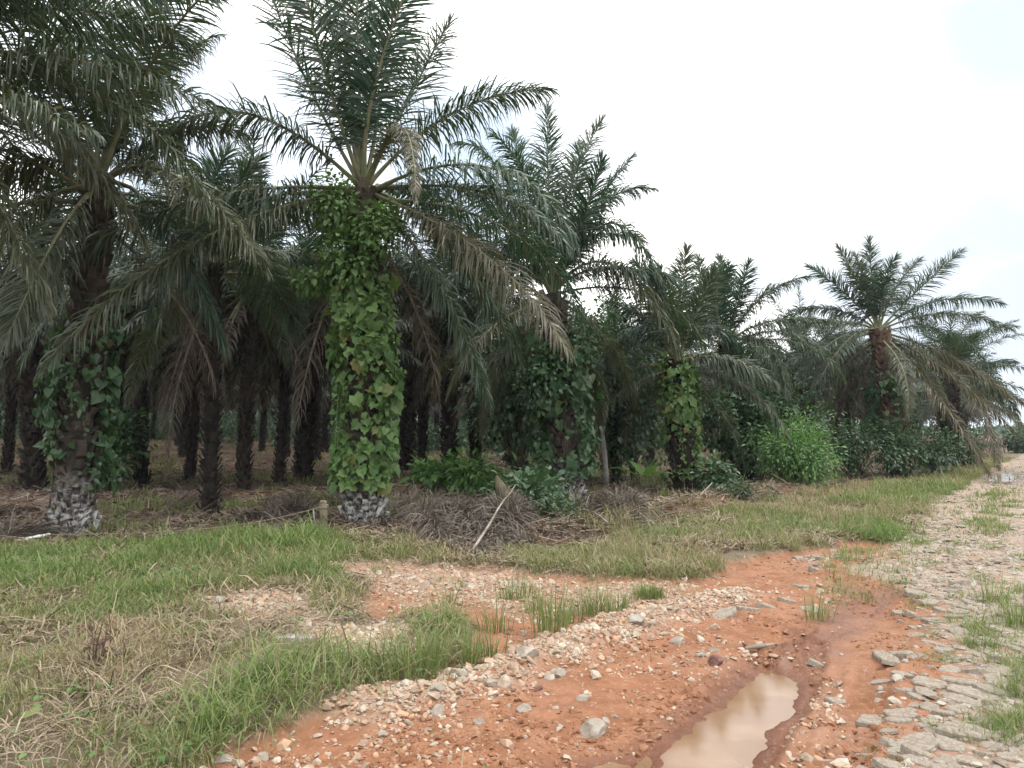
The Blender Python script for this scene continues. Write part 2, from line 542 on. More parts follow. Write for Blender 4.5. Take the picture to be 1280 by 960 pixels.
sheet('puddle_water', PUDDLE, WATER_Z, 0.12, 'long brown puddle in the wheel rut of the red track')
sheet('puddle_water', PUD2, -0.066, 0.05, 'small reddish puddle left of the long brown puddle')
sheet('puddle_water', PUDF, 0.03, 0.25, 'far puddle mirroring the white sky on the track')


# ------------------------------------------------------------------ leaves, blades, stones
def blades(acc, P, hgt, wid, az, lean, curve, dry, mat=0):
    """grass blades: P roots, hgt length, az lean direction, lean angle at the root, curve the extra bend"""
    n = len(P)
    d = np.stack([np.cos(az), np.sin(az), np.zeros(n)], -1)
    tw = az + math.pi / 2 + rng.normal(0, 0.5, n)
    w = np.stack([np.cos(tw), np.sin(tw), np.zeros(n)], -1)
    pts = [P]
    for k in range(3):
        a = lean + curve * (k / 2.0) ** 1.3
        pts.append(pts[-1] + (np.sin(a)[:, None] * d + np.cos(a)[:, None] * UP) * (hgt / 3)[:, None])
    ws = [0.8, 1.0, 0.65]
    V = np.empty((n, 7, 3))
    for k in range(3):
        V[:, 2 * k] = pts[k] - w * (wid * ws[k] * 0.5)[:, None]
        V[:, 2 * k + 1] = pts[k] + w * (wid * ws[k] * 0.5)[:, None]
    V[:, 6] = pts[3]
    b = np.arange(n)[:, None] * 7
    Q = np.concatenate([b + np.array([[0, 1, 3, 2]]), b + np.array([[2, 3, 5, 4]])])
    T = b + np.array([[4, 5, 6]])
    acc.add(V, Q, T, mat, np.repeat(dry, 7))


LEAF_LANCE = (np.array([[0, 0], [0.19, 0.3], [0.16, 0.65], [0, 1.0], [-0.16, 0.65], [-0.19, 0.3]]), None)
LEAF_OVAL = (np.array([[0, 0], [0.3, 0.3], [0.26, 0.68], [0, 1.0], [-0.26, 0.68], [-0.3, 0.3]]), None)
LEAF_HEART = (np.array([[0, 0.12], [0.28, -0.06], [0.52, 0.16], [0.42, 0.5], [0, 1.0], [-0.42, 0.5], [-0.52, 0.16], [-0.28, -0.06]]), None)
LEAF_LOBE = (np.array([[0, 0.1], [0.34, -0.08], [0.40, 0.10], [0.56, 0.28], [0.42, 0.42], [0.38, 0.66], [0.19, 0.70], [0, 1.0],
                       [-0.19, 0.70], [-0.38, 0.66], [-0.42, 0.42], [-0.56, 0.28], [-0.40, 0.10], [-0.34, -0.08]]), None)


def leaves(acc, P, D, N, size, shape, dry=None, mat=0, fold=0.25, bend=0.25):
    """leaves at P pointing along D with upper face N; folded along the midrib, drooping at the tip"""
    O = shape[0]
    n, k = len(P), len(O)
    D = norm(D)
    S = norm(np.cross(D, N))
    N = np.cross(S, D)
    u, v = O[:, 0], O[:, 1]
    z = np.abs(u) * fold - bend * v ** 2
    V = (P[:, None] + size[:, None, None] * (u[None, :, None] * S[:, None] + v[None, :, None] * D[:, None] + z[None, :, None] * N[:, None]))
    C = P + size[:, None] * (0.4 * D - bend * 0.16 * N)
    V = np.concatenate([V, C[:, None]], 1)
    b = np.arange(n)[:, None, None] * (k + 1)
    kk = np.arange(k)
    F = np.stack([np.full(k, k), kk, (kk + 1) % k], -1)[None]
    T = (b + F).reshape(-1, 3)
    acc.add(V, None, T, mat, None if dry is None else np.repeat(dry, k + 1))


def rand_dirs(n):
    return norm(rng.normal(size=(n, 3)))


def ico(sub=0):
    t = (1 + 5 ** 0.5) / 2
    V = [(-1, t, 0), (1, t, 0), (-1, -t, 0), (1, -t, 0), (0, -1, t), (0, 1, t), (0, -1, -t), (0, 1, -t), (t, 0, -1), (t, 0, 1), (-t, 0, -1), (-t, 0, 1)]
    F = [(0, 11, 5), (0, 5, 1), (0, 1, 7), (0, 7, 10), (0, 10, 11), (1, 5, 9), (5, 11, 4), (11, 10, 2), (10, 7, 6), (7, 1, 8),
         (3, 9, 4), (3, 4, 2), (3, 2, 6), (3, 6, 8), (3, 8, 9), (4, 9, 5), (2, 4, 11), (6, 2, 10), (8, 6, 7), (9, 8, 1)]
    V = [np.array(v, float) / np.linalg.norm(v) for v in V]
    for _ in range(sub):
        cache, F2 = {}, []

        def mid(a, b):
            key = (min(a, b), max(a, b))
            if key not in cache:
                m_ = V[a] + V[b]
                V.append(m_ / np.linalg.norm(m_))
                cache[key] = len(V) - 1
            return cache[key]
        for a, b, c_ in F:
            ab, bc, ca = mid(a, b), mid(b, c_), mid(c_, a)
            F2 += [(a, ab, ca), (b, bc, ab), (c_, ca, bc), (ab, bc, ca)]
        F = F2
    return np.array(V), np.array(F)


ICO0, ICO1, ICO2 = ico(0), ico(1), ico(2)


def stone_verts(base, r, cuts=7):
    """an angular stone: a sphere cut by random planes"""
    V = base.copy()
    for _ in range(cuts):
        nrm = r.normal(size=3)
        nrm /= np.linalg.norm(nrm)
        d = r.uniform(0.45, 0.8)
        over = V @ nrm - d
        V = V - np.maximum(over, 0)[:, None] * nrm
    return V + r.normal(0, 0.02, V.shape)


FLATS = []
PEB = [stone_verts(ICO0[0] * 1.1, rng, 4) * np.array([1, rng.uniform(.6, .9), rng.uniform(.4, .7)]) for _ in range(12)]


def pebbles(acc, X, Y, size, sink=0.25, z=None, attr=None, mat=0, flat=1.0):
    n = len(X)
    if z is None:
        z = H(X, Y)
    pick = rng.integers(0, len(PEB), n)
    B = np.array(PEB)[pick]
    a = rng.uniform(0, 2 * math.pi, n)
    c_, s_ = np.cos(a), np.sin(a)
    tx, ty = rng.normal(0, 0.25 * flat, n), rng.normal(0, 0.25 * flat, n)
    B[..., 2] *= flat
    V = B.copy()
    V[..., 0] = B[..., 0] * c_[:, None] - B[..., 1] * s_[:, None]
    V[..., 1] = B[..., 0] * s_[:, None] + B[..., 1] * c_[:, None]
    V[..., 2] = B[..., 2] + V[..., 0] * tx[:, None] + V[..., 1] * ty[:, None]
    V *= (size * 0.5)[:, None, None]
    V += np.stack([X, Y, z + size * (0.25 - sink * 0.5)], -1)[:, None]
    k = len(ICO0[0])
    T = (np.arange(n)[:, None, None] * k + ICO0[1][None]).reshape(-1, 3)
    acc.add(V, None, T, mat)


# ------------------------------------------------------------------ palm fronds
def frond_arrays(acc, C, side, n=170, lmax=0.74, w=0.029, droop=0.55, s0=0.17, dry=0.0, twist=0.0, rr=0.05, r=None,
                 m_leaf=0, m_rach=1, floor=None, ragged=0.10, seg3=True, flatten=0.0, ruffle=1.0):
    """C: points of the midrib from the crown outwards; leaflets in two rows, hanging by 'droop'"""
    r = r or rng
    C = np.asarray(C, float)
    seg = np.r_[0, np.cumsum(np.linalg.norm(np.diff(C, axis=0), axis=1))]
    L = seg[-1]
    seg = seg / L

    def P_(s):
        return np.stack([np.interp(s, seg, C[:, q]) for q in range(3)], -1)
    TT = norm(np.gradient(C, seg, axis=0))
    s = np.linspace(s0, 1.0, n)
    s = np.concatenate([s, s + 0.5 * (1 - s0) / n])
    sg = np.r_[np.ones(n), -np.ones(n)]
    s = np.clip(s + r.normal(0, 0.0025, 2 * n), s0, 1)
    keep = r.random(2 * n) > ragged
    s, sg = s[keep], sg[keep]
    k = len(s)
    P = P_(s)
    T = norm(np.stack([np.interp(s, seg, TT[:, q]) for q in range(3)], -1))
    S = norm(side - (T @ side)[:, None] * T) if side.ndim == 1 else side
    N = np.cross(S, T)
    tw = twist * s
    S, N = S * np.cos(tw)[:, None] + N * np.sin(tw)[:, None], N * np.cos(tw)[:, None] - S * np.sin(tw)[:, None]
    N = np.where((N[:, 2:3] < 0) & (abs(twist) < 0.01), N, N)
    prof = np.interp(s, [0, 0.17, 0.35, 0.6, 0.85, 1.0], [0.3, 0.45, 0.95, 1.0, 0.7, 0.42])
    ln = lmax * prof * r.uniform(0.85, 1.12, k)
    a = np.radians(np.interp(s, [0.15, 0.5, 0.9, 1], [72, 60, 42, 15]) + r.normal(0, 6, k))
    e = np.radians(np.where(r.random(k) < 0.5, 26, -14) + r.normal(0, 10, k)) * (1 - flatten) * ruffle
    d0 = np.cos(a)[:, None] * T + np.sin(a)[:, None] * (sg[:, None] * S * np.cos(e)[:, None] + N * np.sin(e)[:, None])
    dr = droop * r.uniform(0.65, 1.35, k)
    nseg = 3 if seg3 else 2
    pts = [P]
    dirs = []
    for q in range(nseg):
        g = np.clip(dr * ((q + 0.35) / nseg) * 1.15, 0, 0.95)[:, None]
        d = norm(d0 * (1 - g) + np.array([0, 0, -1.0]) * g)
        dirs.append(d)
        pts.append(pts[-1] + d * (ln / nseg)[:, None])
    dirs.append(d)
    W = norm(T - (np.sum(T * d0, -1))[:, None] * d0)
    B = np.cross(d0, W)
    ro = r.normal(0, 0.45, k)
    W = W * np.cos(ro)[:, None] + B * np.sin(ro)[:, None]
    wd = w * (0.6 + 0.4 * prof) * r.uniform(0.65, 1.3, k)
    ln = ln * np.where(r.random(k) < .07, r.uniform(.4, .8, k), 1)
    ws = [0.6, 1.0, 0.7] if seg3 else [0.75, 0.95]
    m_ = 2 * nseg + 1
    V = np.empty((k, m_, 3))
    for q in range(nseg):
        Wq = norm(W - np.sum(W * dirs[q], -1)[:, None] * dirs[q])
        V[:, 2 * q] = pts[q] - Wq * (wd * ws[q] * 0.5)[:, None]
        V[:, 2 * q + 1] = pts[q] + Wq * (wd * ws[q] * 0.5)[:, None]
    V[:, m_ - 1] = pts[nseg]
    if floor is not None:
        fl = floor(V[..., 0].ravel(), V[..., 1].ravel()).reshape(k, m_) + r.uniform(0.01, 0.05, (k, 1))
        V[..., 2] = np.maximum(V[..., 2], fl)
    b = np.arange(k)[:, None] * m_
    Qs = [b + np.array([[2 * q, 2 * q + 1, 2 * q + 3, 2 * q + 2]]) for q in range(nseg - 1)]
    Tr = b + np.array([[m_ - 3, m_ - 2, m_ - 1]])
    dv = np.clip(dry + r.normal(0, 0.08, k) + 0.25 * (r.random(k) < 0.05), 0, 1)
    acc.add(V, np.concatenate(Qs), Tr, m_leaf, np.repeat(dv, m_))
    ks = 14
    ss = np.linspace(0, 1, ks)
    tube(acc, P_(ss), np.interp(ss, [0, 0.05, 0.2, 1], [2.0, 1.25, 0.8, 0.14]) * rr, 6, m_rach, dry, flat=0.7)


def arc_curve(az, e0, bend, L, k=20, p=1.4):
    """midrib in a vertical plane: starts at elevation e0 and bends down by 'bend' degrees"""
    s = np.linspace(0, 1, k)
    e = np.radians(e0 - bend * s ** p)
    ds = L / (k - 1)
    x = np.r_[0, np.cumsum(np.cos(e[:-1]) * ds)]
    z = np.r_[0, np.cumsum(np.sin(e[:-1]) * ds)]
    return np.stack([x * math.cos(az), x * math.sin(az), z], -1)


def pix_curve(C, Y, mid, tip, dy, k=20):
    """midrib from crown point C through a mid point to a tip, both given where the photo shows them, the tip dy further away"""
    M = at(mid[0], mid[1], Y + dy * 0.55) - C
    E = at(tip[0], tip[1], Y + dy) - C
    B = 2 * M - 0.5 * E                   # quadratic through M at t = .5
    t = np.linspace(0, 1, k)[:, None]
    return 2 * t * (1 - t) * B + t * t * E


def side_of(Cv):
    d = Cv[-1] - Cv[0]
    hd = np.array([d[0], d[1], 0.0])
    if np.linalg.norm(hd) < 0.3:
        hd = np.array([0.2, 1.0, 0])
    return norm(np.cross(hd, UP))


LEAF_M = [M_FROND, M_RACHIS]
DEAD_M = [M_DEAD, M_DRYSTALK]


def frond_mesh(Cv, mats=None, attr='dry', **kw):
    a = Acc()
    frond_arrays(a, Cv, kw.pop('side', None) if 'side' in kw else side_of(Cv), **kw)
    return a.mesh('frond', mats or LEAF_M, False, attr)


# a library of fronds by age (young and upright .. old and hanging), shared by the palms
LIB = []
for e0, bend, L, dp in ((84, 28, 4.3, .32), (72, 48, 4.9, .42), (58, 72, 5.2, .55), (42, 85, 5.3, .65), (25, 85, 5.3, .72),
                        (8, 80, 5.1, .8), (-12, 62, 4.9, .85), (-35, 42, 4.5, .9)):
    row = []
    for v in range(3):
        cv = arc_curve(0, e0 + rng.normal(0, 4), bend + rng.normal(0, 8), L * rng.uniform(.93, 1.05))
        cv[:, 1] += rng.normal(0, 0.25) * np.linspace(0, 1, len(cv)) ** 2
        row.append(frond_mesh(cv, n=175, droop=dp * .88, twist=rng.normal(0, 0.5), dry=0.1 if e0 > 0 else 0.3))
    LIB.append(row)
DEADLIB = []
for e0, bend in ((-30, 45), (-50, 32), (-62, 22)):
    DEADLIB.append(frond_mesh(arc_curve(0, e0, bend, 4.3), DEAD_M, n=85, lmax=0.7, w=0.03, droop=0.95, ragged=0.25))

FULL = {}


def lib_frond(root, C, az, age, scale, dead=False):
    """age 0 young .. 7 old"""
    if dead:
        me_ = DEADLIB[rng.integers(0, len(DEADLIB))]
    else:
        me_ = LIB[int(np.clip(age, 0, 7))][rng.integers(0, 3)]
    o = obj('frond', me_, root)
    o.location = C
    o.rotation_euler = (rng.normal(0, 0.06), rng.normal(0, 0.05), az)
    o.scale = (scale,) * 3
    return o


def trunk_mesh(h, r0, r1, mat, lean=(0, 0), boots=True, r=None):
    r = r or rng
    a = Acc()
    k = max(6, int(h / 0.35))
    z = np.linspace(-0.15, h, k)
    t = np.clip(z / h, 0, 1)
    P = np.stack([lean[0] * t ** 1.3, lean[1] * t ** 1.3, z], -1)
    R = r0 * (1 - t) + r1 * t
    R = R * (1 + 0.35 * np.exp(-z / 0.25))
    core = 0.80 if boots else 1.0
    tube(a, P, R * core * (1 + r.normal(0, 0.03, k)), 12, 0)
    if boots:
        nb = int(h / 0.022)
        q = np.arange(nb)
        zz = q / nb * (h - 0.05) + 0.04
        th = q * 2.39996 + r.normal(0, 0.12, nb)
        tt = zz / h
        Rb = (r0 * (1 - tt) + r1 * tt) * (1 + 0.35 * np.exp(-zz / 0.25))
        keep = r.random(nb) > 0.12
        zz, th, tt, Rb = zz[keep], th[keep], tt[keep], Rb[keep]
        nb = len(zz)
        o_ = np.stack([np.cos(th), np.sin(th), np.zeros(nb)], -1)
        s_ = np.stack([-np.sin(th), np.cos(th), np.zeros(nb)], -1)
        base = np.stack([lean[0] * tt ** 1.3, lean[1] * tt ** 1.3, zz], -1)
        wd = r.uniform(0.06, 0.10, nb) * (r0 / 0.3)
        ln = r.uniform(0.10, 0.22, nb) * (r0 / 0.3)
        out_ = r.uniform(0.03, 0.10, nb)
        V = np.empty((nb, 8, 3))
        for ci, (su, dz_, ro) in enumerate(((-1, -0.06, 0.72), (1, -0.06, 0.72), (0.75, 0.0, 1.0), (-0.75, 0.0, 1.0))):
            V[:, ci] = base + o_ * (Rb * ro)[:, None] + s_ * (wd * su)[:, None] + UP * dz_
        for ci, (su, ro, fr) in enumerate(((-0.7, 0.80, 1.0), (0.7, 0.80, 1.0), (0.55, 1.0, 0.9), (-0.55, 1.0, 0.9))):
            V[:, 4 + ci] = base + o_ * (Rb * ro + out_)[:, None] + s_ * (wd * su)[:, None] + UP * (ln * fr)[:, None]
        b = np.arange(nb)[:, None] * 8
        Q = np.concatenate([b + np.array([f]) for f in ((0, 1, 2, 3), (7, 6, 5, 4), (0, 4, 5, 1), (1, 5, 6, 2), (2, 6, 7, 3), (3, 7, 4, 0))])
        a.add(V, Q)
    return a.mesh('trunk', [mat], False)


def palm(label, basepx, crownpx, Y, r0, mat, fronds, generic, seed, scale=1.0, dead=4, r1=None, az_skip=None, base_xy=None, gen_ages=(3, 7), front=0.95, lm=.76):
    """a near oil palm: trunk plus every frond as a part. fronds: (mid, tip, dy, options) read off the photo;
    generic: how many more from the library, the old ones low down"""
    global rng
    rng = np.random.default_rng(seed)
    xy = ground_xy(*basepx) if base_xy is None else np.array(base_xy)
    Y = xy[1] if Y is None else Y
    Cw = at(crownpx[0], crownpx[1], Y)
    z0 = h1(*xy)
    root = empty('oil_palm', (xy[0], xy[1], z0))
    tag(root, label, 'palm tree', 'oil palms along the plantation edge')
    base = np.array([xy[0], xy[1], z0])
    C = Cw - base
    h = C[2]
    tr = obj('trunk', trunk_mesh(h, r0, (r1 or r0 * 0.92), mat, (C[0], C[1])), root)
    for mid, tip, dy, *opt in fronds:
        kw = dict(n=215, droop=0.55, twist=rng.normal(0, 0.3), dry=0.08)
        if opt:
            kw.update(opt[0])
        mats = DEAD_M if kw.pop('dead', False) else LEAF_M
        cv = pix_curve(Cw, Y, mid, tip, dy) 
        kw['lmax'] = kw.get('lmax', .85) * lm / .85
        o = obj('frond', frond_mesh(cv, mats, **kw), root)
        o.location = C
    for g in range(generic):
        t = (g + 0.5) / generic
        age = gen_ages[0] + t * (gen_ages[1] - gen_ages[0]) + rng.normal(0, 0.4)
        az = g * 2.39996 + rng.normal(0, 0.2) + seed
        if az_skip:
            aa = (math.degrees(az) + 180) % 360 - 180
            if az_skip[0] < aa < az_skip[1]:
                continue
        if age > 3.3 and -150 < (math.degrees(az) + 180) % 360 - 180 < -30 and rng.random() < front:
            continue
        lib_frond(root, C - UP * 0.25 * t, az, round(age), scale * rng.uniform(.9, 1.05))
    for g in range(dead):
        lib_frond(root, C - UP * rng.uniform(0.3, 0.7), rng.uniform(0.2, 2.9), 0, scale * rng.uniform(.8, 1.0), True)
    return root, base, C


U = dict(droop=0.34, ruffle=1.7, lmax=.88, w=.033)            # stiff upright frond
D = dict(droop=0.72)
OL = dict(droop=0.75, dry=0.28)
PALE = dict(droop=0.75, dry=0.5)
BR = dict(droop=0.7, dry=0.62)

P2 = palm('tallest oil palm, its trunk wrapped in bright green vine leaves above a white base', (455, 656), (455, 238), None, 0.29, M_TRUNK, [
    ((385, 105), (322, -50), .6, U), ((424, 90), (392, -110), 1.0, U), ((448, 80), (445, -130), -.8, U), ((482, 85), (505, -110), .6, U),
    ((505, 135), (562, 28), 1.4, U), ((470, 100), (535, -70), -1, U), ((408, 95), (362, -90), -1.0, U), ((437, 95), (420, -120), 1.6, U),
    ((565, 142), (686, 112), .3, D), ((300, 140), (182, 205), -1.0, OL), ((606, 240), (706, 304), -1.2, D), ((605, 318), (708, 436), -2.0, PALE),
    ((245, 250), (50, 350), -2.2, OL), ((250, 300), (55, 455), -2.6, OL), ((345, 262), (225, 300), 1.5, D), ((560, 300), (650, 450), 1.2, D),
    ((540, 340), (610, 500), -.6, D), ((500, 160), (520, 250), -2.2, dict(droop=.6, dry=.5, lmax=.35)), ((520, 250), (590, 340), 2.5, D)],
    9, 5, 0.95, 2, gen_ages=(4.2, 6.0), front=1)
P3 = palm('oil palm with upright crown against the white sky, vines up its white-based trunk', (710, 626), (690, 368), None, 0.30, M_TRUNK, [
    ((628, 218), (572, 180), .8, dict(droop=.6, lmax=.85)), ((662, 250), (640, 165), 1.4, U), ((686, 250), (684, 136), .5, U), ((706, 255), (752, 152), 1.0, U),
    ((730, 270), (752, 200), -1.2, U), ((745, 262), (816, 236), 0, D), ((768, 278), (832, 385), -.6, D), ((752, 335), (856, 352), -1.0, D),
    ((630, 305), (548, 372), 0, D), ((610, 255), (560, 240), 1.6, D), ((668, 245), (618, 168), -.8, dict(droop=.5)), ((728, 285), (790, 195), 1.2, dict(droop=.5)), ((765, 330), (850, 440), -1.4, OL),
    ((640, 340), (590, 440), -1.0, D), ((735, 300), (800, 300), 1.6, D), ((650, 330), (575, 330), 1.2, D), ((715, 260), (725, 180), 2, U), ((650, 290), (600, 215), -1.2, dict(droop=.5))],
    13, 6, 0.82, 3, gen_ages=(5.0, 7.0))
P4 = palm('shorter oil palm with creeper-clad trunk right of the leaning pale stem', (856, 616), (846, 452), None, 0.32, M_TRUNKD, [
    ((826, 385), (795, 328), .6, U), ((848, 380), (858, 312), .8, U), ((870, 392), (892, 338), 0, U), ((905, 448), (968, 478), -1.0, OL),
    ((790, 415), (745, 490), 0, D), ((806, 400), (765, 378), 1.2, D), ((885, 410), (925, 440), .8, D), ((835, 395), (822, 340), -1, U)],
    14, 7, 0.74, 3, gen_ages=(3.6, 6.4), front=1)
P5 = palm('oil palm behind the bright round bush, its trunk smothered in dark creeper', (938, 601), (908, 430), None, 0.30, M_TRUNKD, [
    ((886, 380), (872, 322), .5, U), ((906, 375), (900, 322), 1, U), ((922, 380), (936, 330), 0, U), ((952, 372), (1008, 346), 0, D),
    ((962, 402), (1036, 402), -.8, D), ((955, 430), (985, 492), -1.2, D), ((865, 395), (835, 430), 0, D), ((895, 372), (912, 335), -1, U)],
    16, 8, 0.8, 3, gen_ages=(3.5, 6.6), front=1)
P6 = palm('oil palm nearest the road with brown upper trunk and browning right-hand fronds', (1128, 597), (1098, 414), None, 0.36, M_TRUNKB, [
    ((1058, 368), (1012, 334), .8, U), ((1072, 352), (1048, 310), .6, U), ((1090, 350), (1086, 300), .4, U), ((1106, 356), (1120, 322), -.6, U),
    ((1144, 366), (1202, 314), 0, U), ((1172, 376), (1253, 379), -.3, D), ((1182, 392), (1265, 412), -.8, D), ((1046, 402), (975, 414), -.4, D),
    ((1040, 424), (968, 470), 0, D), ((1192, 448), (1276, 502), -1, BR), ((1180, 462), (1268, 540), -1.6, BR), ((1165, 485), (1235, 590), -2.0, BR),
    ((1082, 356), (1068, 318), 1.4, U), ((1120, 360), (1150, 325), 1.5, U), ((1048, 388), (990, 388), 1.4, D),
    ((1060, 425), (1010, 500), -1.6, OL)],
    18, 9, 0.8, 5, gen_ages=(5, 7.4), lm=.66, front=.55)
P7 = palm('oil palm with hanging brown fronds over the verge, last before the far puddle', (1188, 588), (1188, 470), None, 0.32, M_TRUNKD, [
    ((1205, 440), (1222, 418), 0, U), ((1225, 455), (1268, 452), .5, D), ((1238, 480), (1272, 520), -.8, D), ((1225, 510), (1248, 585), -1.5, BR),
    ((1190, 438), (1185, 420), 0, U)], 20, 10, 0.82, 4, gen_ages=(1.5, 7.4))
P1 = palm('oil palm with white mottled trunk foot by the left end of the rope', (90, 669), (122, 235), None, 0.27, M_TRUNK, [
    ((190, 110), (268, 45), 1.0, D), ((112, 110), (70, -60), .6, U), ((160, 110), (215, -70), -.6, U), ((60, 150), (-60, 70), .6, D),
    ((40, 200), (-90, 270), -.8, OL), ((30, 270), (-80, 430), -1.2, OL), ((215, 165), (300, 165), 1.5, D), ((210, 215), (330, 330), -1.0, OL),
    ((135, 110), (120, -90), 1.2, U), ((90, 120), (10, -40), -1, U), ((190, 260), (280, 430), .6, D), ((75, 290), (10, 420), -1.4, OL)],
    13, 12, 1.0, 1, gen_ages=(2.0, 5.2), front=1, az_skip=(-40, 38))
P0 = palm('oil palm at the left border whose long fronds hang across the top left corner', (0, 0), (-170, 70), 9.6, 0.34, M_TRUNK, [
    ((70, 72), (285, 140), -.4, OL), ((60, 10), (240, 60), .6, OL), ((20, 120), (180, 300), .8, OL), ((-60, 160), (60, 380), -.4, OL), ((40, -40), (200, 0), -1.0, D),
    ((-40, 110), (110, 160), -1.6, OL)], 14, 13, 1.0, 2, base_xy=(-8.2, 9.6), gen_ages=(2.0, 5.2), front=1)
PB = palm('slim oil palm with feathery crown seen between the two nearest palms', (262, 641), (268, 330), None, 0.165, M_TRUNKD, [
    ((262, 250), (285, 190), .5, U), ((285, 255), (325, 200), .5, U), ((240, 260), (215, 205), .5, U)], 13, 14, 0.85, 3, gen_ages=(2.6, 6.0))

# ------------------------------------------------------------------ the palms deeper in the plantation: shared crowns and trunks
rng = np.random.default_rng(101)


def crown_mesh(seed, nf=30):
    r = np.random.default_rng(seed)
    a = Acc()
    for g in range(nf):
        t = (g + 0.5) / nf
        e0 = 84 - 96 * t ** 0.9 + r.normal(0, 5)
        bend = 32 + 45 * math.sin(math.pi * min(1, t * 1.15)) + r.normal(0, 8)
        cv = arc_curve(g * 2.39996 + r.normal(0, .2), e0, bend, 4.8 * r.uniform(.85, 1.05), 12)
        frond_arrays(a, cv, side_of(cv), n=88, w=0.042, droop=0.35 + 0.4 * t, dry=0.1 + 0.35 * t ** 2, twist=r.normal(0, .4), r=r, seg3=False)
    for g in range(7):
        cv = arc_curve(r.uniform(0, 6.28), -40 + r.normal(0, 8), 40, 2.8, 10)
        frond_arrays(a, cv, side_of(cv), n=50, w=0.05, lmax=.65, droop=0.95, dry=1.0, r=r, seg3=False, ragged=.3)
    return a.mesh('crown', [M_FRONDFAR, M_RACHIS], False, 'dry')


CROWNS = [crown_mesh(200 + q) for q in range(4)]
TRUNKS = [trunk_mesh(5.4, 0.24, 0.22, M_TRUNKD), trunk_mesh(5.4, 0.19, 0.18, M_TRUNKD), trunk_mesh(5.4, 0.29, 0.25, M_TRUNKD)]


def far_palm(x, y, s=1.0, label='oil palm with bare dark trunk among the many in the shaded plantation', tr=None, group='oil palms deeper in the plantation', cs=1.0):
    root = empty('oil_palm', (x, y, h1(x, y)))
    tag(root, label, 'palm tree', group)
    t = obj('trunk', TRUNKS[int(rng.integers(0, 3)) if tr is None else tr], root)
    t.rotation_euler = (rng.normal(0, .04), rng.normal(0, .04), rng.uniform(0, 6.28))
    t.scale = (rng.uniform(.6, 1.05),) * 2 + (s,)
    c_ = obj('crown', CROWNS[int(rng.integers(0, 4))], root)
    c_.location = (0, 0, 5.3 * s)
    c_.rotation_euler = (0, 0, rng.uniform(0, 6.28))
    c_.scale = (cs * rng.uniform(.9, 1.06),) * 3
    return root


taken = [np.array(p.location[:2]) for p in (P2[0], P3[0], P4[0], P5[0], P6[0], P7[0], P1[0], P0[0], PB[0])]
SEEN = [(42, 612, 2), (146, 600, 1), (178, 608, 0), (236, 602, 0), (304, 614, 1), (348, 606, 1), (378, 601, 2), (425, 603, 2),
        (527, 601, 1), (562, 602, 2), (596, 598, 0), (648, 600, 1), (770, 604, 1), (118, 590, 0), (8, 596, 0), (1010, 592, 1), (1065, 590, 0)]
for px, py, tr in SEEN:
    x, y = ground_xy(px, py)
    right = px > 620
    far_palm(x, y, rng.uniform(.62, .7) if right else rng.uniform(.86, 1.0), tr=tr, cs=.62 if right else 1.0)
    taken.append(np.array([x, y]))
sp = 6.9
for iy in range(0, 19):
    for ix in range(-20, 16):
        x = ix * sp + (iy % 2) * sp / 2 + rng.normal(0, .5)
        y = 24 + iy * sp * 0.86 + rng.normal(0, .5)
        if abs(x) > y * 0.78 + 4:
            continue
        if sdf(PLANT, np.array([x]), np.array([y]))[0] > -2.5:
            continue
        if min(np.hypot(*(np.array([x, y]) - t)) for t in taken) < 3.6:
            continue
        taken.append(np.array([x, y]))
        right = x / y > -.08
        far_palm(x, y, rng.uniform(.78, .9) if right else rng.uniform(.9, 1.05), cs=.8 if right else 1.0)
for x, y in ((26.5, 44), (33, 55), (40, 67), (48, 80)):
    if min(np.hypot(*(np.array([x, y]) - t)) for t in taken) > 3:
        far_palm(x - 1.5, y, .8, 'distant oil palm at the far end of the row beside the road', None, 'far palms along the road')

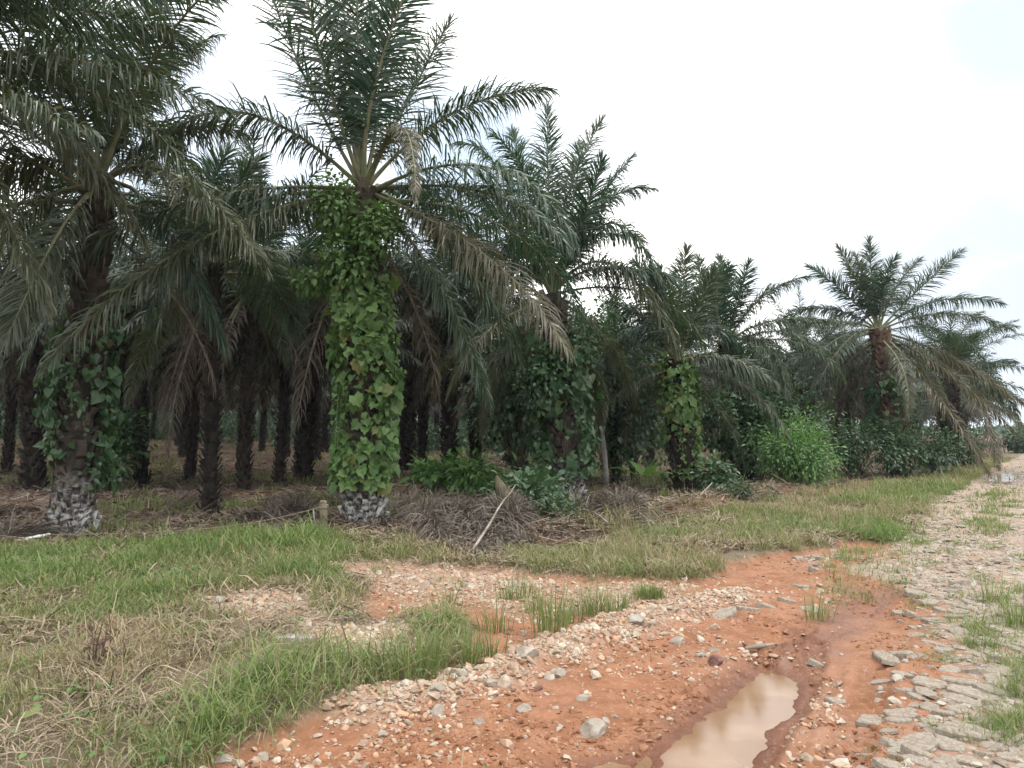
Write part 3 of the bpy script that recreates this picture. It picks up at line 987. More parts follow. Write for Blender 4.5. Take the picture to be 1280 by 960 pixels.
# ------------------------------------------------------------------ climbing vines
def vine(label, palm_t, z0, z1, r0, r1, n, size, shape, mat, seed, stems=5, dry=0.06, tilt=None, bushy=None):
    global rng
    rng = np.random.default_rng(seed)
    root_, base, C = palm_t
    root = empty('climbing_vine', tuple(base))
    tag(root, label, 'vine', 'vines climbing the palm trunks')

    def axis(z):
        t = np.clip(z / C[2], 0, 1.05)
        return np.stack([C[0] * t ** 1.3, C[1] * t ** 1.3, z], -1)
    a = Acc()
    for q in range(stems):
        th = rng.uniform(0, 6.28)
        z = np.linspace(0.02, z1 * rng.uniform(.75, 1), 14)
        th_ = th + np.cumsum(rng.normal(0, .15, 14))
        rr_ = (r0 + 0.02)
        P = axis(z) + np.stack([np.cos(th_) * rr_, np.sin(th_) * rr_, np.zeros(14)], -1)
        tube(a, P, 0.012, 5)
    obj('stem', a.mesh('stem', [M_STEM], True), root)
    a = Acc()
    nc = max(10, n // 28)
    cz = z0 + (z1 - z0) * rng.random(nc)
    cth = rng.uniform(0, 6.28, nc)
    pick = rng.integers(0, nc, n)
    z = np.clip(cz[pick] + rng.normal(0, 0.20, n), z0 * 0.9, z1 + 0.2)
    th = cth[pick] + rng.normal(0, 0.42, n)
    f = (z - z0) / (z1 - z0)
    bulge = 0.35 + 1.35 * vnoise(cz[pick] * 1.7, cth[pick] * 1.2, seed)
    rad_ = r0 + (r1 - r0) * rng.random(n) ** 0.8 * bulge * (0.85 + 0.3 * f)
    o_ = np.stack([np.cos(th), np.sin(th), np.zeros(n)], -1)
    P = axis(z) + o_ * rad_[:, None]
    s = size * np.clip(rng.lognormal(0, 0.45, n), .35, 2.0)
    Dv = -UP * 0.75 + o_ * rng.uniform(0.1, 0.8, n)[:, None] + rng.normal(0, 0.45, (n, 3))
    Nv = o_ + UP * 0.6 + rng.normal(0, 0.45, (n, 3))
    dv = np.where(rng.random(n) < dry, rng.uniform(.4, 1, n), 0)
    big = rng.random(n) < .6
    leaves(a, P[big], Dv[big], Nv[big], s[big], shape, dv[big])
    leaves(a, P[~big], Dv[~big], Nv[~big], s[~big] * .62, LEAF_OVAL if shape is LEAF_HEART else LEAF_HEART, dv[~big])
    if bushy:
        for (cx, cy, cz_, rx, rz, nb, ls) in bushy:
            g = rng.normal(size=(nb, 3))
            g = norm(g) * rng.random((nb, 1)) ** 0.45
            Pb = axis(np.array([cz_]))[0] + np.array([cx, cy, 0]) + g * np.array([rx, rx, rz])
            leaves(a, Pb, g + rng.normal(0, .5, (nb, 3)) - UP * .4, g * .4 + UP + rng.normal(0, .3, (nb, 3)), ls * rng.lognormal(0, .25, nb), LEAF_OVAL,
                   np.where(rng.random(nb) < dry, .6, 0))
    # trailing runners that hang clear of the trunk
    for q in range(9):
        th0 = rng.uniform(0, 6.28)
        zt = rng.uniform(z0 + .5, z1)
        ln_ = min(zt - .15, rng.uniform(.5, 1.4))
        tt = np.linspace(0, 1, 9)
        P0 = axis(np.full(9, zt)) + np.stack([np.cos(th0 + .2 * tt) * (r1 * .7 + .25 * tt ** .5), np.sin(th0 + .2 * tt) * (r1 * .7 + .25 * tt ** .5), -ln_ * tt ** 1.4], -1)
        tube(a, P0, .006, 4)
        pk = np.repeat(P0, 3, axis=0) + rng.normal(0, .05, (27, 3))
        leaves(a, pk, rng.normal(0, .6, (27, 3)) - UP * .7, UP * .6 + rng.normal(0, .6, (27, 3)), size * .6 * rng.lognormal(0, .35, 27), LEAF_HEART, np.zeros(27))
    obj('foliage', a.mesh('foliage', [mat], False, 'dry'), root)
    return root


vine('bright green large-leaved vine wrapping the tallest palm trunk', P2, 0.75, 4.3, 0.31, 0.50, 2000, 0.13, LEAF_LOBE, M_VINE, 31, 6, 0.05,
     bushy=[(-.45, -.25, 5.35, .45, .55, 900, .09), (.25, -.35, 4.9, .5, .5, 800, .09), (-.2, -.3, 4.4, .5, .6, 900, .10), (.45, .0, 5.3, .25, .3, 300, .08), (-.85, -.1, 4.1, .4, .25, 350, .09)])
vine('dark green climbing plant on the palm trunk by the rope end', P1, 0.75, 3.3, 0.29, 0.50, 900, 0.11, LEAF_HEART, M_VINED, 32, 5, 0.04)
vine('leafy vine on the white-based palm trunk behind the dead frond heap', P3, 0.7, 3.6, 0.32, 0.75, 900, 0.15, LEAF_LOBE, M_VINED, 33, 5, 0.05,
     bushy=[(-.3, -.4, 2.6, .6, .8, 900, .10), (.4, -.4, 3.4, .6, .6, 800, .09)])
vine('yellow-green creeper column on the short palm right of the pale stem', P4, 0.5, 3.4, 0.30, 0.5, 1100, 0.12, LEAF_HEART, M_VINE, 34, 5, 0.12)
vine('dark creeper mound smothering the palm behind the round bush', P5, 0.3, 2.9, 0.35, 0.95, 1500, 0.14, LEAF_HEART, M_VINED, 35, 5, 0.03,
     bushy=[(-.9, -.3, 2.2, .9, .5, 1500, .11), (.7, -.5, 2.3, .9, .5, 1500, .11), (0, -.6, 1.4, .8, .8, 1200, .11)])
vine('ragged creeper on the palm with the brown upper trunk', P6, 0.3, 3.3, 0.40, 0.75, 2200, 0.12, LEAF_HEART, M_VINED, 36, 5, 0.05)

# ------------------------------------------------------------------ shrubs and small trees
def shrub(name, label, cat, xy, hgt, wid, nclump, nleaf, size, shape, mat, seed, group=None, stem_mat=None, droop=0.5, dry=0.05, low=0.15, trunk=None, flat=1.0):
    global rng
    rng = np.random.default_rng(seed)
    z0 = h1(*xy)
    root = empty(name, (xy[0], xy[1], z0))
    tag(root, label, cat, group)
    cl = norm(rng.normal(size=(nclump, 3))) * rng.random((nclump, 1)) ** 0.4
    cl = cl * np.array([wid / 2, wid / 2 * flat, hgt * (1 - low) / 2]) * 0.86 + np.array([0, 0, hgt * (1 + low) / 2])
    if trunk is not None:
        cl = cl + np.array([trunk[0], trunk[1], 0])
    a = Acc()
    top = np.array([0.0, 0, hgt * low]) if trunk is None else np.array([trunk[0], trunk[1], hgt * (low + 0.1)])
    if trunk is not None:
        t = np.linspace(0, 1, 9)[:, None]
        bow = np.array([0.12, 0, 0]) * np.sin(t * 3.1)
        tube(a, t * top + bow - np.array([0, 0, 0.05]) * (1 - t), np.linspace(trunk[2], trunk[2] * .6, 9), 8)
    sel = cl[rng.permutation(nclump)[:min(nclump, 22)]]
    for c_ in sel:
        b0 = top * rng.uniform(0.2, 1) + np.r_[rng.normal(0, .03, 2), 0]
        t = np.linspace(0, 1, 7)[:, None]
        P = b0 * (1 - t) + c_ * t + UP * (np.sin(t * 3.1) * 0.08 * hgt)
        tube(a, P, np.linspace(0.022, 0.006, 7) * max(.6, hgt / 2.2), 5)
    obj('trunk' if trunk is not None else 'stem', a.mesh('stem', [stem_mat or M_STEM], True), root)
    a = Acc()
    pick = rng.integers(0, nclump, nleaf)
    g = rng.normal(size=(nleaf, 3)) * (0.13 * min(hgt, wid) + 0.05)
    P = cl[pick] + g
    P[:, 2] = np.maximum(P[:, 2], 0.06)
    outw = norm(P - np.array([0, 0, hgt * 0.4]))
    leaves(a, P, outw * .6 + norm(g) * .7 - UP * droop + rng.normal(0, .25, (nleaf, 3)), UP + outw * .5 + rng.normal(0, .35, (nleaf, 3)),
           size * rng.lognormal(0, .25, nleaf), shape, np.where(rng.random(nleaf) < dry, rng.uniform(.3, 1, nleaf), 0))
    obj('crown' if trunk is not None else 'foliage', a.mesh('foliage', [mat], False, 'dry'), root)
    return root


G = ground_xy
shrub('round_bush', 'bright green round bush at the grass edge before the dark palms', 'bush', G(1000, 611), 1.8, 1.95, 27, 8000, .095, LEAF_LANCE, M_BUSH, 51)
shrub('slender_tree', 'slender broadleaf tree with pale leaning stem among the palms', 'tree', G(757, 609), 4.9, 3.6, 75, 6500, .12, LEAF_OVAL, M_SHRUB, 52,
      stem_mat=M_BARKP, trunk=(-0.35, 0.1, 0.09), low=0.42)
shrub('broadleaf_shrub', 'tall dark leafy shrub filling the gap left of the slender tree', 'shrub', G(650, 612), 4.2, 2.6, 60, 5000, .13, LEAF_OVAL, M_SHRUB, 53, low=.12)
shrub('broadleaf_shrub', 'dark leafy shrub between slender tree and creeper column', 'shrub', G(790, 604), 3.4, 2.6, 50, 4200, .13, LEAF_OVAL, M_SHRUB, 54)
shrub('broadleaf_shrub', 'low bright green shrub left of the dead frond heap', 'shrub', G(548, 618), .75, 1.5, 16, 700, .16, LEAF_OVAL, M_BUSH, 55)
shrub('broadleaf_shrub', 'low leafy shrub directly behind the dead frond heap', 'shrub', G(590, 622), .8, 1.6, 16, 800, .18, LEAF_LANCE, M_BUSH, 56)
shrub('broadleaf_shrub', 'dark low shrub right of the split stump', 'shrub', G(662, 655), .8, 1.1, 14, 700, .12, LEAF_OVAL, M_SHRUB, 57)
shrub('broadleaf_shrub', 'small green shrub at the foot of the white-based palm', 'shrub', G(675, 632), .8, 1.2, 14, 600, .14, LEAF_OVAL, M_SHRUB, 58)
shrub('broadleaf_shrub', 'low spreading shrub below the yellow-green creeper column', 'shrub', G(893, 622), .7, 1.0, 14, 600, .13, LEAF_OVAL, M_SHRUB, 59)
shrub('broadleaf_shrub', 'tall dark shrub behind the bright round bush', 'shrub', G(980, 600), 3.0, 2.8, 40, 5200, .10, LEAF_OVAL, M_SHRUB, 60)
shrub('broadleaf_shrub', 'dark shrub at the foot of the brown-trunked palm', 'shrub', G(1075, 598), 1.9, 2.6, 17, 3000, .10, LEAF_OVAL, M_SHRUB, 61)
shrub('broadleaf_shrub', 'dark shrub mass right of the ragged creeper', 'shrub', G(1165, 594), 1.5, 2.2, 15, 2400, .10, LEAF_OVAL, M_SHRUB, 62)
shrub('broadleaf_shrub', 'dark shrub at the verge under the hanging brown fronds', 'shrub', G(1205, 585), 1.6, 2.2, 18, 2600, .10, LEAF_OVAL, M_SHRUB, 63)
shrub('broadleaf_shrub', 'leafy shrub behind the rope end palm and its dark climber', 'shrub', G(130, 612), 2.0, 1.8, 30, 1500, .16, LEAF_OVAL, M_VINED, 64)
shrub('broadleaf_shrub', 'green weed shrub in the dry grass before the round bush', 'shrub', G(930, 630), .4, 1.3, 14, 1100, .06, LEAF_LANCE, M_SHRUB, 65)
shrub('broadleaf_shrub', 'lone dark bush beside the road in the distance', 'bush', (36.2, 55.0), 1.5, 2.8, 40, 3000, .16, LEAF_OVAL, M_SHRUB, 66)
shrub('broadleaf_shrub', 'leafy sprig in the litter before the dead frond heap', 'shrub', G(700, 668), .4, .8, 8, 420, .07, LEAF_OVAL, M_SHRUB, 67)


def big_leaf_plant(name, label, cat, xy, nl, ln, wd, seed, mat, stemh=0.3):
    global rng
    rng = np.random.default_rng(seed)
    root = empty(name, (xy[0], xy[1], h1(*xy)))
    tag(root, label, cat)
    a = Acc()
    tube(a, [[0, 0, -.03], [0.01, 0, stemh * .5], [0, 0.01, stemh]], [.035, .03, .02], 7)
    obj('stem', a.mesh('stem', [M_STEM], True), root)
    for q in range(nl):
        a = Acc()
        cv = arc_curve(q * 2.4 + rng.normal(0, .3), 72 - 8 * q + rng.normal(0, 5), 55, ln * rng.uniform(.75, 1), 9) + np.array([0, 0, stemh * .9])
        S = side_of(cv)
        t = np.linspace(0, 1, 9)
        w_ = wd * np.interp(t, [0, .25, .35, .6, .9, 1], [.06, .08, .8, 1, .5, .05])
        V = np.concatenate([cv - S * w_[:, None] + UP * (.25 * w_)[:, None], cv, cv + S * w_[:, None] + UP * (.25 * w_)[:, None]])
        k = np.arange(8)
        Q_ = np.concatenate([np.stack([k, k + 9, k + 10, k + 1], -1), np.stack([k + 9, k + 18, k + 19, k + 10], -1)])
        a.add(V, Q_)
        obj('leaf', a.mesh('leaf', [mat], True, 'dry'), root)
    return root


big_leaf_plant('wild_banana', 'young banana-like plant with broad pale green leaves under the slender tree', 'plant', G(806, 618), 6, 1.0, .13, 71, M_BUSH)

# ------------------------------------------------------------------ dead fronds, heap, post, rope
def lie(label, p0, p1, lift, seed, bow=0.15, n=80, lmax=.6, group='dead fronds lying on the ground', green=0.0):
    """a fallen frond from pixel p0 (butt) to p1 (tip)"""
    global rng
    rng = np.random.default_rng(seed)
    a0, a1 = G(*p0), G(*p1)
    t = np.linspace(0, 1, 16)
    d = a1 - a0
    pr = np.array([-d[1], d[0]])
    xy = a0[None] + t[:, None] * d[None] + pr[None] * (bow * np.sin(t * 3.14))[:, None]
    z = H(xy[:, 0], xy[:, 1]) + 0.05 + .45 * lift * np.sin(np.clip(t * 1.1 + .12, 0, 1) * 3.14)
    o0 = np.array([a0[0], a0[1], h1(*a0)])
    cv = np.c_[xy, z] - o0
    a = Acc()
    frond_arrays(a, cv, side_of(cv), n=int(n * 2.4), lmax=lmax * 1.25, w=.019, droop=.6, ragged=.15, rr=.009, flatten=0, ruffle=2.2, s0=.12,
                 floor=lambda x, y: H(x + o0[0], y + o0[1]) - o0[2])
    o = obj('fallen_frond', a.mesh('frond', DEAD_M, False, 'dry'), loc=o0)
    tag(o, label, 'palm frond', group)


HEAP = [((560, 690), (655, 655), .25, ''), ((646, 655), (598, 700), .32, ''), ((640, 660), (545, 682), .2, ''), ((655, 648), (605, 694), .42, ''),
        ((640, 650), (570, 680), .35, ''), ((640, 648), (630, 704), .38, ''), ((632, 655), (668, 694), .3, ''), ((540, 664), (618, 672), .12, '')]
for q, (p0, p1, lf, _) in enumerate(HEAP):
    lie('dead grey palm frond tangled in the heap before the leafy shrubs', p0, p1, lf, 300 + q, rng.uniform(-.3, .3), 95, .55, 'dead fronds in the heap')
for q, (p0, p1, lf) in enumerate([((820, 668), (735, 640), .35), ((822, 660), (775, 632), .4), ((760, 672), (690, 648), .3), ((730, 640), (800, 668), .35), ((700, 660), (770, 648), .3)]):
    lie('dead palm frond on the low bank right of the frond heap', p0, p1, lf, 320 + q, .1, 80, .5, 'dead fronds on the low bank')
for q, (p0, p1) in enumerate([((395, 640), (300, 652)), ((480, 650), (560, 632)), ((500, 640), (585, 625)), 
                              ((200, 640), (290, 628)), ((340, 660), (395, 640)), ((560, 640), (500, 655)), ((520, 660), (600, 645)), ((-10, 686), (60, 676)), ((30, 690), (-60, 676)),
                              ((400, 628), (330, 634)), ((470, 636), (400, 632)), ((-40, 660), (40, 640))]):
    lie('withered palm frond lying flat on the shaded plantation floor', p0, p1, .15, 340 + q, .12, 70, .5, 'fronds on the plantation floor')


def stick(name, label, cat, P, R, mat, sides=7, group=None, jit=0.0):
    P = np.asarray(P, float)
    o0 = P[0].copy()
    a = Acc()
    k = len(P)
    tube(a, P - o0 + rng.normal(0, jit, (k, 3)) if jit else P - o0, R, sides)
    o = obj(name, a.mesh(name, [mat], True), loc=o0)
    tag(o, label, cat, group)
    return o


def on(px, py, dz=0.0):
    x, y = G(px, py)
    return np.array([x, y, h1(x, y) + dz])


rng = np.random.default_rng(400)
pb = on(404, 668)
a = Acc()
tube(a, [[0, 0, -.12], [.004, 0, .15], [0, .004, .35], [-.006, 0, .50], [-.004, 0, .512]], [.062, .06, .058, .057, .04], 8)
o = obj('fence_post', a.mesh('fence_post', [M_WOOD], False), loc=pb)
tag(o, 'short weathered wooden post holding the rope', 'post')
pc = on(392, 667)
stick('thin_stake', 'thin pale stake beside the short wooden post', 'stake', [pc - [0, 0, .05], pc + [0.01, 0, .2], pc + [-.01, 0, .38]], [.014, .013, .011], M_BARKP)
pe = on(48, 680, .12)
knot = pb + [-.03, -.06, .42]
t = np.linspace(0, 1, 30)[:, None]
rp = knot * (1 - t) + pe * t
rp[:, 2] -= (0.20 * 4 * (t * (1 - t)) * (1 - .55 * t))[:, 0]
rp[:, 2] = np.maximum(rp[:, 2], H(rp[:, 0], rp[:, 1]) + .09)
root = empty('rope_line', tuple(knot))
tag(root, 'sagging pale rope from the wooden post to the left palm', 'rope')
a = Acc()
tube(a, rp - knot, .007, 6)
obj('rope', a.mesh('rope', [M_ROPE], True), root)
a = Acc()
th = np.linspace(0, 6.28 * 3, 40)
tube(a, np.stack([np.cos(th) * .068 + .03, np.sin(th) * .068 + .06, (th / 18.8 - .5) * .06], -1), .009, 5)
obj('knot', a.mesh('knot', [M_ROPE], True), root)
p_a, p_b = on(20, 684, .08), on(62, 679, .12)
stick('pipe_piece', 'short white plastic pipe lying at the left end of the rope', 'pipe', [p_b + (p_a - p_b) * q for q in (0, .3, .34, .36, .8, 1)], [.02, .02, .028, .022, .02, .02], M_PIPE)
# split stump with a long pale stalk leaning on the heap
s0 = on(634, 672)
a = Acc()
tube(a, [[0, 0, -.1], [.02, 0, .2], [-.05, .02, .45], [-.10, 0, .62], [-.16, 0, .78]], [.13, .12, .11, .08, .02], 8)
tube(a, [[.05, .03, -.1], [.09, .03, .25], [.05, .05, .52], [.02, .05, .60]], [.09, .08, .07, .015], 7)
o = obj('split_stump', a.mesh('stump', [M_STEM], False), loc=s0)
tag(o, 'brown split stump leaning in the dead frond heap', 'stump')
for q, (p0, p1, z0_, z1_, lab) in enumerate([((592, 704), (645, 672), .10, .62, 'long pale bare frond stalk leaning on the front of the heap'),
                                             ((560, 668), (628, 648), .1, .5, 'pale bent stalk on the back of the frond heap'),
                                             ((822, 668), (752, 648), .08, .35, 'long pale stalk on the low bank pointing to the track'),
                                             ((815, 655), (782, 634), .1, .45, 'short grey stalk propped on the low bank'),
                                             ((498, 640), (540, 634), .06, .16, 'pale curved stalk lying behind the vine-clad palm')]):
    A0, A1 = on(*p0, z0_), on(*p1, z1_)
    tt = np.linspace(0, 1, 7)[:, None]
    stick('bare_stalk', lab, 'stalk', A0 * (1 - tt) + A1 * tt + np.array([0, 0, .05]) * np.sin(tt * 3.1), np.linspace(.018, .009, 7), M_DRYSTALK, group='bare frond stalks', jit=.008)
A0, A1 = on(932, 812, .025), on(972, 806, .03)
stick('broken_stick', 'pale broken stick lying on the mud above the puddle', 'stick', [A0 * (1 - q) + A1 * q for q in (0, .3, .6, 1)], [.012, .016, .014, .006], M_DRYSTALK, jit=.003)
A0, A1 = on(342, 815, .02), on(392, 814, .02)
# weathered plank in the gravel
root_ax = (A1 - A0) / np.linalg.norm(A1 - A0)
a = Acc()
pz = np.array([0, 0, .03])
sd = np.cross(root_ax, UP) * .06
L_ = np.linalg.norm(A1 - A0)
V = []
for q, (wv, zz) in enumerate(((.8, .0), (1, .004), (1.05, .0), (.7, -.004))):
    c_ = root_ax * L_ * q / 3
    V += [c_ - sd * wv, c_ + sd * wv, c_ + sd * wv * .95 + pz + [0, 0, zz], c_ - sd * wv * .95 + pz + [0, 0, zz]]
Q_ = []
for q in range(3):
    b = q * 4
    for e in range(4):
        Q_.append([b + e, b + (e + 1) % 4, b + 4 + (e + 1) % 4, b + 4 + e])
Q_ += [[3, 2, 1, 0], [12, 13, 14, 15]]
a.add(V, Q_)
tag(obj('wood_offcut', a.mesh('offcut', [M_BARKP], False), loc=A0 - [0, 0, .02]), 'pale flat wood offcut at the edge of the gravel patch', 'wood piece')

# dead twiggy weed in the dry grass
xy = G(125, 852)
root = empty('dead_weed', (xy[0], xy[1], h1(*xy)))
tag(root, 'dead brown weed with bare upright twigs in the dry grass', 'weed')
for q in range(9):
    a = Acc()
    cv = arc_curve(rng.uniform(0, 6.28), rng.uniform(55, 85), rng.uniform(-10, 20), rng.uniform(.18, .42), 7) + np.r_[rng.normal(0, .05, 2), 0]
    tube(a, cv + rng.normal(0, .005, cv.shape), np.linspace(.006, .002, 7), 5)
    for b in range(4):
        s_ = cv[2 + b % 4]
        tube(a, [s_, s_ + rand_dirs(1)[0] * .04 + [0, 0, .03], s_ + rand_dirs(1)[0] * .06 + [0, 0, .05]], [.003, .0025, .001], 4)
    obj('twig', a.mesh('twig', [M_TWIG], True), root)
a = Acc()
n = 40
leaves(a, rng.normal(0, .06, (n, 3)) * [1, 1, .5] + [0, 0, .06], rng.normal(size=(n, 3)) - UP * .5, UP + rng.normal(0, .5, (n, 3)), np.full(n, .06), LEAF_OVAL, np.ones(n))
obj('withered_leaves', a.mesh('withered_leaves', [M_DEAD], False, 'dry'), root)

# ------------------------------------------------------------------ grass
def scatter(poly_px, n):
    """n random ground points with image-space-free density inside a world polygon's box"""
    P = poly_px
    lo, hi = P.min(0), P.max(0)
    return rng.uniform(lo[0], hi[0], n), rng.uniform(lo[1], hi[1], n)


def grass_obj(name, X, Y, keep, hgt, wid, dry, lab, leanm=.25, curvem=.8):
    X, Y = X[keep], Y[keep]
    hgt, wid, dry = hgt[keep], wid[keep], dry[keep]
    n = len(X)
    a = Acc()
    blades(a, np.stack([X, Y, H(X, Y, fine=False) - .01], -1), hgt, wid, rng.uniform(0, 6.28, n), np.abs(rng.normal(0, leanm, n)),
           np.abs(rng.normal(curvem, .4, n)), np.clip(dry, 0, 1))
    o = obj(name, a.mesh(name, [M_GRASS], False, 'dry'))
    tag(o, lab, 'grass', kind='stuff')
    return n


rng = np.random.default_rng(500)
tot = 0
# near verge, left
N = 620000
r_ = np.sqrt(rng.uniform(2.6 ** 2, 13.5 ** 2, N)) * rng.uniform(.55, 1, N) ** .5
a_ = np.radians(rng.uniform(-42, 14, N))
X, Y = r_ * np.sin(a_), r_ * np.cos(a_)
m = masks(X, Y)
cl_ = vnoise(X * 5.5, Y * 5.5, 65) * .6 + vnoise(X * 13, Y * 13, 68) * .4
g = sstep(.35, .8, 1 - np.maximum(np.maximum(m['dirt'], m['road']), .95 * sstep(.1, .7, m['gravel'])) + 1.0 * (cl_ - .42)) * (1 - sstep(.2, .7, m['plant']))
g = np.maximum(g, .16 * sstep(.58, .72, cl_) * np.maximum(m['gravel'], m['dirt'] * (m['lush2'] > .02)))
g = np.where(m['pd'] < .35, 0, g)
patch = vnoise(X * 2.1, Y * 2.1, 61) * .6 + vnoise(X * 6, Y * 6, 62) * .4
dens = g * (0.36 + .25 * m['lush'] + .10 * m['lush2'] + .15 * m['dryp']) * (.32 + 1.25 * sstep(.25, .7, patch)) * (1 - .5 * m['lush2'])
keep = rng.random(N) < dens * .75
dry = np.clip(.72 - .62 * m['lush'] - .36 * m['lush2'] + .5 * m['dryp'] + (patch - .5) * -1.3 + rng.normal(0, .32, N), 0, 1)
hgt = (.06 + .07 * patch + .05 * m['lush'] * (.3 + patch) + .13 * m['lush2'] * (.15 + patch) + .05 * m['dryp']) * rng.lognormal(0, .45, N)
tall = 1 - sstep(-.3, .5, sdf(poly((270, 690), (300, 668), (395, 668), (402, 715), (340, 725)), X, Y))
hgt = hgt + tall * .16 * rng.random(N)
wid = (.0042 + .0028 * m['lush2']) * rng.lognormal(0, .4, N) * np.clip(r_ / 5.5, .8, 2.2)
tot += grass_obj('verge_grass', X, Y, keep, hgt, wid, dry, 'rough green and dry grass over the left foreground', .5, 1.5)
# verge further along the road
N = 420000
Y = 7.0 * (46 / 7.0) ** rng.random(N)
X = rng.uniform(-3.5, 34, N) * (Y / 40) ** .6
X = np.where(rng.random(N) < .5, X, Y * .60 + rng.normal(-1.5, 2.2, N))
m = masks(X, Y)
cl_ = vnoise(X * 3.5, Y * 3.5, 65) * .6 + vnoise(X * 9, Y * 9, 68) * .4
g = sstep(.35, .8, 1 - np.maximum(np.maximum(m['dirt'], m['road']), .9 * m['gravel']) + .9 * (cl_ - .42)) * (1 - sstep(.3, .8, m['plant']))
g = np.where((X / np.maximum(Y, .1) < -.15), 0, g)
patch = vnoise(X * 1.4, Y * 1.4, 63) * .6 + vnoise(X * 4, Y * 4, 64) * .4
keep = rng.random(N) < g * (.12 + 1.2 * sstep(.25, .7, patch)) * .75
edge = sstep(-2.6, -.6, -np.abs(m['d_plant']))
brown = sstep(.45, .62, vnoise(X * .55, Y * .55, 73) * .6 + vnoise(X * 1.9, Y * 1.9, 74) * .4)
dry = np.clip(.22 + .35 * edge + .55 * brown - (patch - .5) * 1.3 + rng.normal(0, .3, N), 0, 1)
hgt = (.05 + .17 * patch ** 1.4) * rng.lognormal(0, .45, N)
wid = .0065 * rng.lognormal(0, .3, N) * np.clip(Y / 10, .8, 3.2)
tot += grass_obj('roadside_grass', X, Y, keep, hgt, wid, dry, 'grass verge between the track and the palms', .35, .95)
# thin grass on the road and sprigs in the gravel
N = 330000
Y = 3.0 * (40 / 3.0) ** rng.random(N)
X = Y * rng.uniform(.28, .80, N)
m = masks(X, Y)
spk = sstep(.55, .70, vnoise(X * 3.1, Y * 3.1, 66) * .6 + vnoise(X * 9, Y * 9, 67) * .4)
keep = rng.random(N) < np.clip(m['rgrass'] * (.25 + .6 * spk) + m['road'] * spk * .85 * sstep(.36, .5, X / Y), 0, 1) * .62
dry = np.clip(.2 + rng.normal(0, .25, N), 0, 1)
hgt = (.05 + .06 * m['rgrass'] * (.3 + spk)) * rng.lognormal(0, .45, N)
wid = .0045 * rng.lognormal(0, .3, N) * np.clip(Y / 6, .8, 3.5)
tot += grass_obj('track_grass', X, Y, keep, hgt, wid, dry, 'thin grass growing between the stones of the track', .5, 1.1)
# sparse green cover on the plantation floor
N = 170000
Y = 11.0 * (95 / 11.0) ** rng.random(N)
X = Y * rng.uniform(-.75, .5, N)
m = masks(X, Y)
pn = sstep(.52, .7, vnoise(X * .5, Y * .5, 71) * .7 + vnoise(X * 2.5, Y * 2.5, 72) * .3)
bdist, _, _ = line_dist(SIDE_BANK, X, Y)
bk = np.exp(-((bdist - .8) / .7) ** 2)
keep = rng.random(N) < m['plant'] * (pn * .8 + .05 + .7 * bk)
hgt = (.08 + .12 * pn) * rng.lognormal(0, .35, N)
wid = .011 * rng.lognormal(0, .3, N) * np.clip(Y / 14, .8, 3)
dry = np.clip(.25 + .45 * bk + rng.normal(0, .3, N), 0, 1)
tot += grass_obj('floor_weeds', X, Y, keep, hgt, wid, dry, 'sparse weeds over the plantation floor')
print('blades', tot)

# flattened straw under the verge grass
rng = np.random.default_rng(550)
N = 170000
r_ = np.sqrt(rng.uniform(2.8 ** 2, 20.0 ** 2, N)) * rng.uniform(.5, 1, N)
a_ = np.radians(rng.uniform(-42, 36, N))
X, Y = r_ * np.sin(a_), r_ * np.cos(a_)
m = masks(X, Y)
k = (r_ > 2.7) & (rng.random(N) < (1 - m['dirt']) * (1 - m['road']) * (1 - .8 * m['gravel']) * (1 - .7 * m['lush']) * (.02 + .55 * sstep(.4, .75, vnoise(X * 1.9, Y * 1.9, 51) * .7 + vnoise(X * 6, Y * 6, 52) * .3) + .3 * m['dryp']))
X, Y, r_ = X[k], Y[k], r_[k]
n = len(X)
az = rng.uniform(0, 6.28, n)
d = np.stack([np.cos(az), np.sin(az), rng.normal(.08, .2, n)], -1)
s_ = np.stack([-np.sin(az), np.cos(az), rng.normal(0, .3, n)], -1) * (.0035 * np.clip(r_ / 5, .8, 3))[:, None]
ln = rng.uniform(.06, .28, n)[:, None]
P = np.stack([X, Y, H(X, Y, fine=False) + rng.uniform(.005, .05, n)], -1)
M_ = P + d * ln * .5 + UP * .02
E_ = P + d * ln + rng.normal(0, .02, (n, 3))
V = np.stack([P - s_, P + s_, M_ + s_, M_ - s_, E_], 1)
b = np.arange(n)[:, None] * 5
a = Acc()
a.add(V, b + np.array([[0, 1, 2, 3]]), b + np.array([[3, 2, 4]]))
M_STRAW = rough_mat('straw', (0.13, 0.095, 0.062), (0.235, 0.18, 0.125), 3, .8, 0, c3=(0.32, 0.26, 0.19))
tag(obj('dry_straw', a.mesh('dry_straw', [M_STRAW], False)), 'flattened dry straw under the verge grass', 'straw', kind='stuff')

